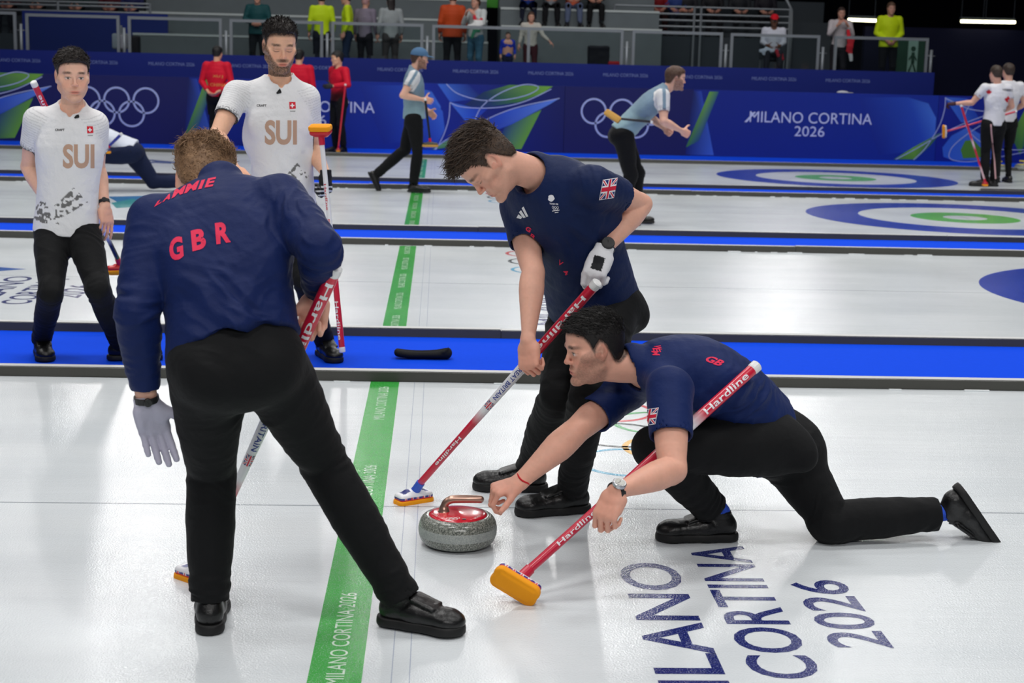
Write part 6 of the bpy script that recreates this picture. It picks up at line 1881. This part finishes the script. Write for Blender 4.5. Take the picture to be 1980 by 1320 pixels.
for x0, y0, x1, y1, lab in ((1640, 38, 1694, 40, 'lit tube lamp between the person photographing and the yellow jacket'), (1858, 41, 1904, 42, 'lit tube lamp high on the dark wall, nearer the yellow jacket'), (1905, 42, 1963, 43, 'lit tube lamp high on the dark wall, nearer the right edge')):
    a, b = P(x0, y0, 33.0), P(x1, y1, 33.0); root = thing('tube_lamp', a, lab, 'lamp')
    mb = MB(); mb.tube([a, b], .032, n=12); under(mb.build('tube', TUBEL), root)
    mb = MB(); mb.box((a[0], 33.0, a[2] + .03), (b[0], 33.1, a[2] + .09)); under(mb.build('housing', PLAT), root)
    for xx in (a[0] + .02, b[0] - .02):
        mb = MB(); mb.tube([V(xx, 33.05, a[2] + .08), V(xx, 33.05, 9.0)], .008, n=6); under(mb.build('hanger', PLAT), root)
mb = MB(); mb.box((P(1735, 80, 32.6)[0], 32.6, ZP), (P(1790, 80, 32.6)[0], 32.65, zr(1760, 76, 32.6)), 0)
tag(mb.build('exit_sign', [mat('sign_green', (24, 70, 48), .6)]), 'green sign board with a walking figure by the platform end', 'sign')
mb = MB(); X0, X1 = P(1757, 80, 32.58)[0], P(1776, 80, 32.58)[0]; mb.box((X0, 32.57, ZP), (X1, 32.59, zr(1760, 78, 32.58)), 0)
mb.tube([V((X0 + X1) / 2, 32.56, zr(1766, 101, 32.5)), V((X0 + X1) / 2, 32.56, zr(1766, 122, 32.5))], .035, 1, n=6)
mb.tube([V((X0 + X1) / 2 - .08, 32.56, zr(1766, 115, 32.5)), V((X0 + X1) / 2, 32.56, zr(1766, 103, 32.5)), V((X0 + X1) / 2 + .08, 32.56, zr(1766, 116, 32.5))], .014, 1, n=6)
mb.tube([V((X0 + X1) / 2 - .07, 32.56, zr(1766, 138, 32.5)), V((X0 + X1) / 2, 32.56, zr(1766, 120, 32.5)), V((X0 + X1) / 2 + .07, 32.56, zr(1766, 138, 32.5))], .02, 1, n=6)
mb.ring(V((X0 + X1) / 2, 32.555, zr(1766, 94, 32.5)), X_, Z_, 0, .05, 1, n=16)
tag(mb.build('figure_sign', [mat('sign_pale', (150, 186, 172), .6), mat('sign_green')]), 'pale strip sign with a dark green walking figure', 'sign')
# things left on the platform and boards
for (x, y, w, h, col, nm, lab, cat) in ((233, 80, .29, .3, (196, 198, 208), 'white_speaker', 'white box-shaped loudspeaker on a post behind the barrier', 'loudspeaker'), (262, 88, .17, .72, (34, 30, 34), 'equipment_case', 'dark case beside the white loudspeaker', 'case'),
                                        (1157, 106, .42, .76, (22, 22, 30), 'black_bag', 'black bag on the platform by the barrier', 'bag'), (1186, 121, .27, .47, (170, 24, 36), 'red_bag', 'red bag beside the black bag, just showing over the board', 'bag')):
    p = P(x, y, 30.9 if nm != 'white_speaker' else 30.6)
    if nm != 'white_speaker': p[2] = ZP + h / 2 + (.0 if nm != 'x' else .0)
    S = Solid(); S.u(Box(p, (w / 2, .12, h / 2), None, .04), 0); v, f = S.mesh(.012); v = v + vnormals(v, f) * ((.006 if 'bag' in nm  else 0) * noise(v / .08, 2))[:, None]
    tag(to_obj(nm, v, f, mat(nm, col, .7, .3)), lab, cat)
mb = MB(); p = P(233, 80, 30.62); mb.tube([V(p[0], 30.66, ZP), V(p[0], 30.66, p[2] + .3)], .03); tag(mb.build('speaker_post', STEELG), 'grey post carrying the white loudspeaker', 'post')
p = P(1630, 179, 28.62)
S = Solid(); S.u(Ell(V(p[0], 28.65, 1.225), (.11, .07, .035)), 0); S.u(Seg(V(p[0] + .08, 28.65, 1.222), V(p[0] + .19, 28.65, 1.222), (.05, .008), (.04, .006), Y_), .01); S.clip(V(p[0], 28.65, 1.216), -Z_)
v, f = S.mesh(.008); tag(to_obj('folded_cap', v, f, mat('cap_pale', (190, 192, 198), .8)), 'pale cap lying on top of the far board', 'cap')

cx = P(1497, 60, 31.62)[0]
mb = MB(); mb.box((cx - .5, 31.0, ZP), (cx + .5, 32.1, ZP + .25)); tag(mb.build('riser', PLAT), 'low dark riser under the platform chair', 'riser')
ZC = ZP + .25
root = thing('platform_chair', (cx, 31.7, ZC), 'dark chair under the red beanie wearer', 'chair')
mb = MB(); mb.box((cx - .22, 31.45, ZC + .33), (cx + .22, 31.9, ZC + .36)); under(mb.build('seat', PLAT), root)
mb = MB(); mb.box((cx - .22, 31.9, ZC + .36), (cx + .22, 31.93, ZC + .8)); under(mb.build('backrest', PLAT), root)
for q in (-.2, .2):
    for w in (31.47, 31.9):
        mb = MB(); mb.tube([V(cx + q, w, ZC), V(cx + q, w, ZC + .34)], .012, n=6); under(mb.build('leg', STEELG), root)
# ------------------------------------------------------------------ spectators
SPEC = dict(res=.014, skin_res=.011, shirt_res=.013)


def spect(x, y, Y, ang, label, shirt, trousers=(30, 32, 40), haircol=(50, 36, 28), long=0, seat=False, h=1.7, zf=None, sleeve=1.88, raise_=None, cap=None, skin=(200, 150, 130), bottom=None, **k):
    """(x, y) = pixel of the head's middle"""
    p = P(x, y, Y); s = h / 1.8; zf = ZP if zf is None else zf
    if seat: J_, r, f = pose(p[0], Y, ang, h, zf, pelvis=(0, 0, .45), neck=(0, .02, 1.0), head=(0, .05, 1.15), sh0=(-.19, .02, .95), sh1=(.19, .02, .95), el0=(-.23, .05, .7), el1=(.23, .05, .7), wr0=(-.12, .28, .62), wr1=(.12, .28, .62),
                             hip0=(-.09, 0, .43), hip1=(.09, 0, .43), kn0=(-.13, .42, .47), kn1=(.13, .42, .47), an0=(-.14, .42, .09), an1=(.14, .42, .09))
    else:
        kk = dict(raise_ or {}); J_, r, f = pose(p[0], Y, ang, h, zf, **kk)
    tm = mat('trousers_%d_%d_%d' % trousers, trousers, .85, .2)
    st = dict(SPEC); st.update(label=label, shirt_col=flat_col(shirt, bottom), trouser_mat=tm, hair=cheap_hair(haircol, long, cap=cap), sleeve=sleeve, skin=skin, s=s); st.update(k)
    return far(J_, r, f, **st)


UP = dict(el0=(-.25, .1, 1.2), wr0=(-.1, .22, 1.4), el1=(.25, .1, 1.2), wr1=(.1, .22, 1.4))
FOLD = dict(el0=(-.27, .05, 1.18), wr0=(-.05, .2, 1.1), el1=(.27, .05, 1.18), wr1=(.05, .2, 1.1))
spect(1722, 20, 31.6, PI, 'person in a fluorescent yellow jacket standing at the platform end', (196, 220, 20), (14, 16, 20), (90, 66, 50), h=1.8, raise_=dict(el0=(-.26, 0, 1.16), wr0=(-.08, .16, 1.0), el1=(.26, 0, 1.16), wr1=(.08, .16, 1.0)), girth=(1.15, 1.15), hem=-.12)
spect(1626, 26, 31.8, PI, 'person in a white and grey top photographing with both hands raised', (186, 178, 182), (34, 32, 38), (50, 34, 28), h=1.68, raise_=UP)
spect(1497, 44, 31.6, PI * .95, 'person in a red beanie and white top sitting with papers', (190, 192, 204), (34, 36, 44), (20, 18, 18), long=.16, seat=True, h=1.7, zf=ZP + .26, cap=(190, 16, 34), skin=(110, 76, 60))
spect(1027, 38, 31.8, PI, 'person in a pale padded jacket with one arm held out', (176, 172, 164), (60, 24, 30), (70, 46, 34), long=.2, h=1.42, raise_=dict(el1=(.25, 0, 1.16), wr1=(.3, .05, .92), el0=(-.3, .1, 1.2), wr0=(-.5, .2, 1.02)))
spect(921, 10, 31.7, PI * .8, 'person in a white jumper and blue jeans holding a red white and green flag', (186, 190, 190), (56, 96, 120), (74, 50, 36), h=1.7, raise_=UP, long=.05)
spect(876, -6, 32.3, 0, 'person in an orange top seen from behind', (178, 66, 26), (20, 20, 24), (24, 20, 18), h=1.8, girth=(1.25, 1.2), hem=-.15)
spect(756, -3, 32.0, .3, 'person in a pale grey jumper, back turned', (140, 146, 148), (56, 54, 54), (26, 20, 20), long=.2, h=1.68, hem=-.14)
spect(706, 0, 32.2, -.4, 'person in a lilac-grey patterned top leaning over the barrier rail', (116, 108, 124), (20, 20, 26), (170, 130, 130), h=1.66, hem=-.12)
spect(672, -6, 32.0, PI * .5, 'person in a yellow tabard and jeans, left of the lilac-topped person', (180, 206, 20), (24, 40, 66), (40, 30, 26), h=1.72, hem=-.1)
spect(622, 2, 32.0, .2, 'person in a yellow tabard right of the pad-up broom holder\'s head', (180, 206, 20), (20, 24, 34), (24, 20, 20), h=1.7, hem=-.1)
spect(498, -4, 32.4, PI, 'person in a dark teal padded coat behind the barrier', (18, 66, 70), (16, 20, 24), (30, 24, 22), h=1.7, girth=(1.2, 1.2), raise_=FOLD, hem=-.14)
spect(982, 86, 31.4, PI, 'person in a bright blue top, low down behind the long barrier panel', (24, 50, 170), (20, 24, 50), (50, 36, 28), h=1.0)
spect(1108, -22, 33.5, PI, 'seated person in an orange top and pale jeans', (190, 90, 60), (84, 94, 120), (40, 30, 26), seat=True, zf=2.36)
spect(1065, -26, 33.5, PI, 'seated person in a grey top and black trousers', (130, 138, 146), (18, 18, 22), (40, 30, 26), seat=True, zf=2.36)
spect(1021, -24, 33.4, PI, 'seated person in a blue coat on the grey stand', (18, 50, 130), (20, 24, 40), (40, 30, 26), seat=True, zf=2.36)
spect(1150, -16, 33.6, PI, 'person all in black seated rightmost of the four on the grey stand', (20, 20, 22), (16, 16, 18), (40, 30, 26), seat=True, zf=2.36)
SEATED = 'spectators in the upper right stand'
for i, (x, y, c_, t_, hc, lab) in enumerate(((1210, -14, (150, 60, 60), (40, 40, 50), (60, 44, 34), 'seated person in dull red, first from the left behind the four-bar railing'), (1240, -12, (170, 160, 150), (120, 116, 112), (110, 84, 60), 'seated person in cream behind the four-bar railing'),
                                       (1272, -14, (120, 16, 24), (40, 16, 20), (40, 30, 26), 'seated person in deep red behind the four-bar railing'), (1308, -12, (40, 60, 120), (26, 30, 40), (60, 44, 34), 'seated person in blue behind the four-bar railing'),
                                       (1327, 2, (34, 34, 40), (26, 28, 34), (30, 24, 20), 'seated person in dark grey above the divided railing posts'), (1377, 8, (26, 26, 30), (26, 26, 30), (150, 140, 130), 'person in black with pale hair seated behind the four-bar railing'),
                                       (1430, 0, (30, 32, 38), (24, 26, 30), (34, 28, 24), 'person in black left of the red beanie, behind the railing'), (1480, -4, (28, 26, 34), (24, 24, 30), (36, 28, 24), 'person in dark clothes above the red beanie'))):
    spect(x, y, 34.75, PI, lab, c_, t_, hc, seat=True, group=SEATED, h=1.7, zf=2.25)
for i, (x, y, c_, lab) in enumerate(((18, -10, (60, 30, 40), 'seated person in maroon at the upper left corner'), (75, -8, (40, 44, 50), 'seated person in grey at the upper left'), (150, -12, (30, 50, 50), 'seated person in dark green at the upper left'), (215, -9, (70, 20, 30), 'seated person in wine red at the upper left'), (255, -12, (30, 34, 80), 'seated person in navy at the upper left'))):
    spect(x, y, 34.3, PI, lab, c_, (24, 26, 34), seat=True, zf=1.95)
# loose cloths and papers held by spectators
def cloth(name, pts, Y, cols, label, cat):
    mb = MB(); Q = [P(x, y, Y) for x, y in pts]; c = sum(Q) / len(Q)
    S = Solid()
    for q in Q: S.u(Seg(c, q, (.05, .012), (.035, .01), X_), .03)
    v, f = S.mesh(.012); n = vnormals(v, f); v = folds(v, n, [(c, .2, V(1, 0, .3), .05, .015)])
    h = (v[:, 2] - v[:, 2].min()) / (v[:, 2].max() - v[:, 2].min() + 1e-9); k = np.clip(((1 - h) * len(cols)).astype(int), 0, len(cols) - 1)
    tag(to_obj(name, v, f, mat('cloth_print', rough=.8, attr=True), None, np.array([lin(c_) for c_ in cols])[k]), label, cat)


cloth('flag', [(917, 30), (932, 36), (905, 50), (912, 74), (926, 62), (934, 46)], 31.35, [(200, 30, 50), (220, 220, 220), (220, 220, 220), (30, 110, 80), (30, 110, 80)], 'red white and green flag held in front of the blue jeans', 'flag')
cloth('flag', [(1640, 58), (1650, 75), (1642, 95), (1646, 118), (1638, 100)], 31.5, [(206, 26, 44), (206, 26, 44), (206, 26, 44), (210, 210, 214)], 'red and white flag hanging beside the person photographing', 'flag')
cloth('papers', [(1468, 98), (1484, 92), (1496, 98), (1476, 106)], 31.2, [(170, 180, 196)], 'pale folded papers on the seated beanie wearer\'s knees', 'papers')
cloth('scarf', [(1500, 96), (1512, 104), (1514, 116), (1503, 108)], 31.15, [(150, 20, 40)], 'dark red scarf hanging from the beanie wearer\'s lap', 'scarf')
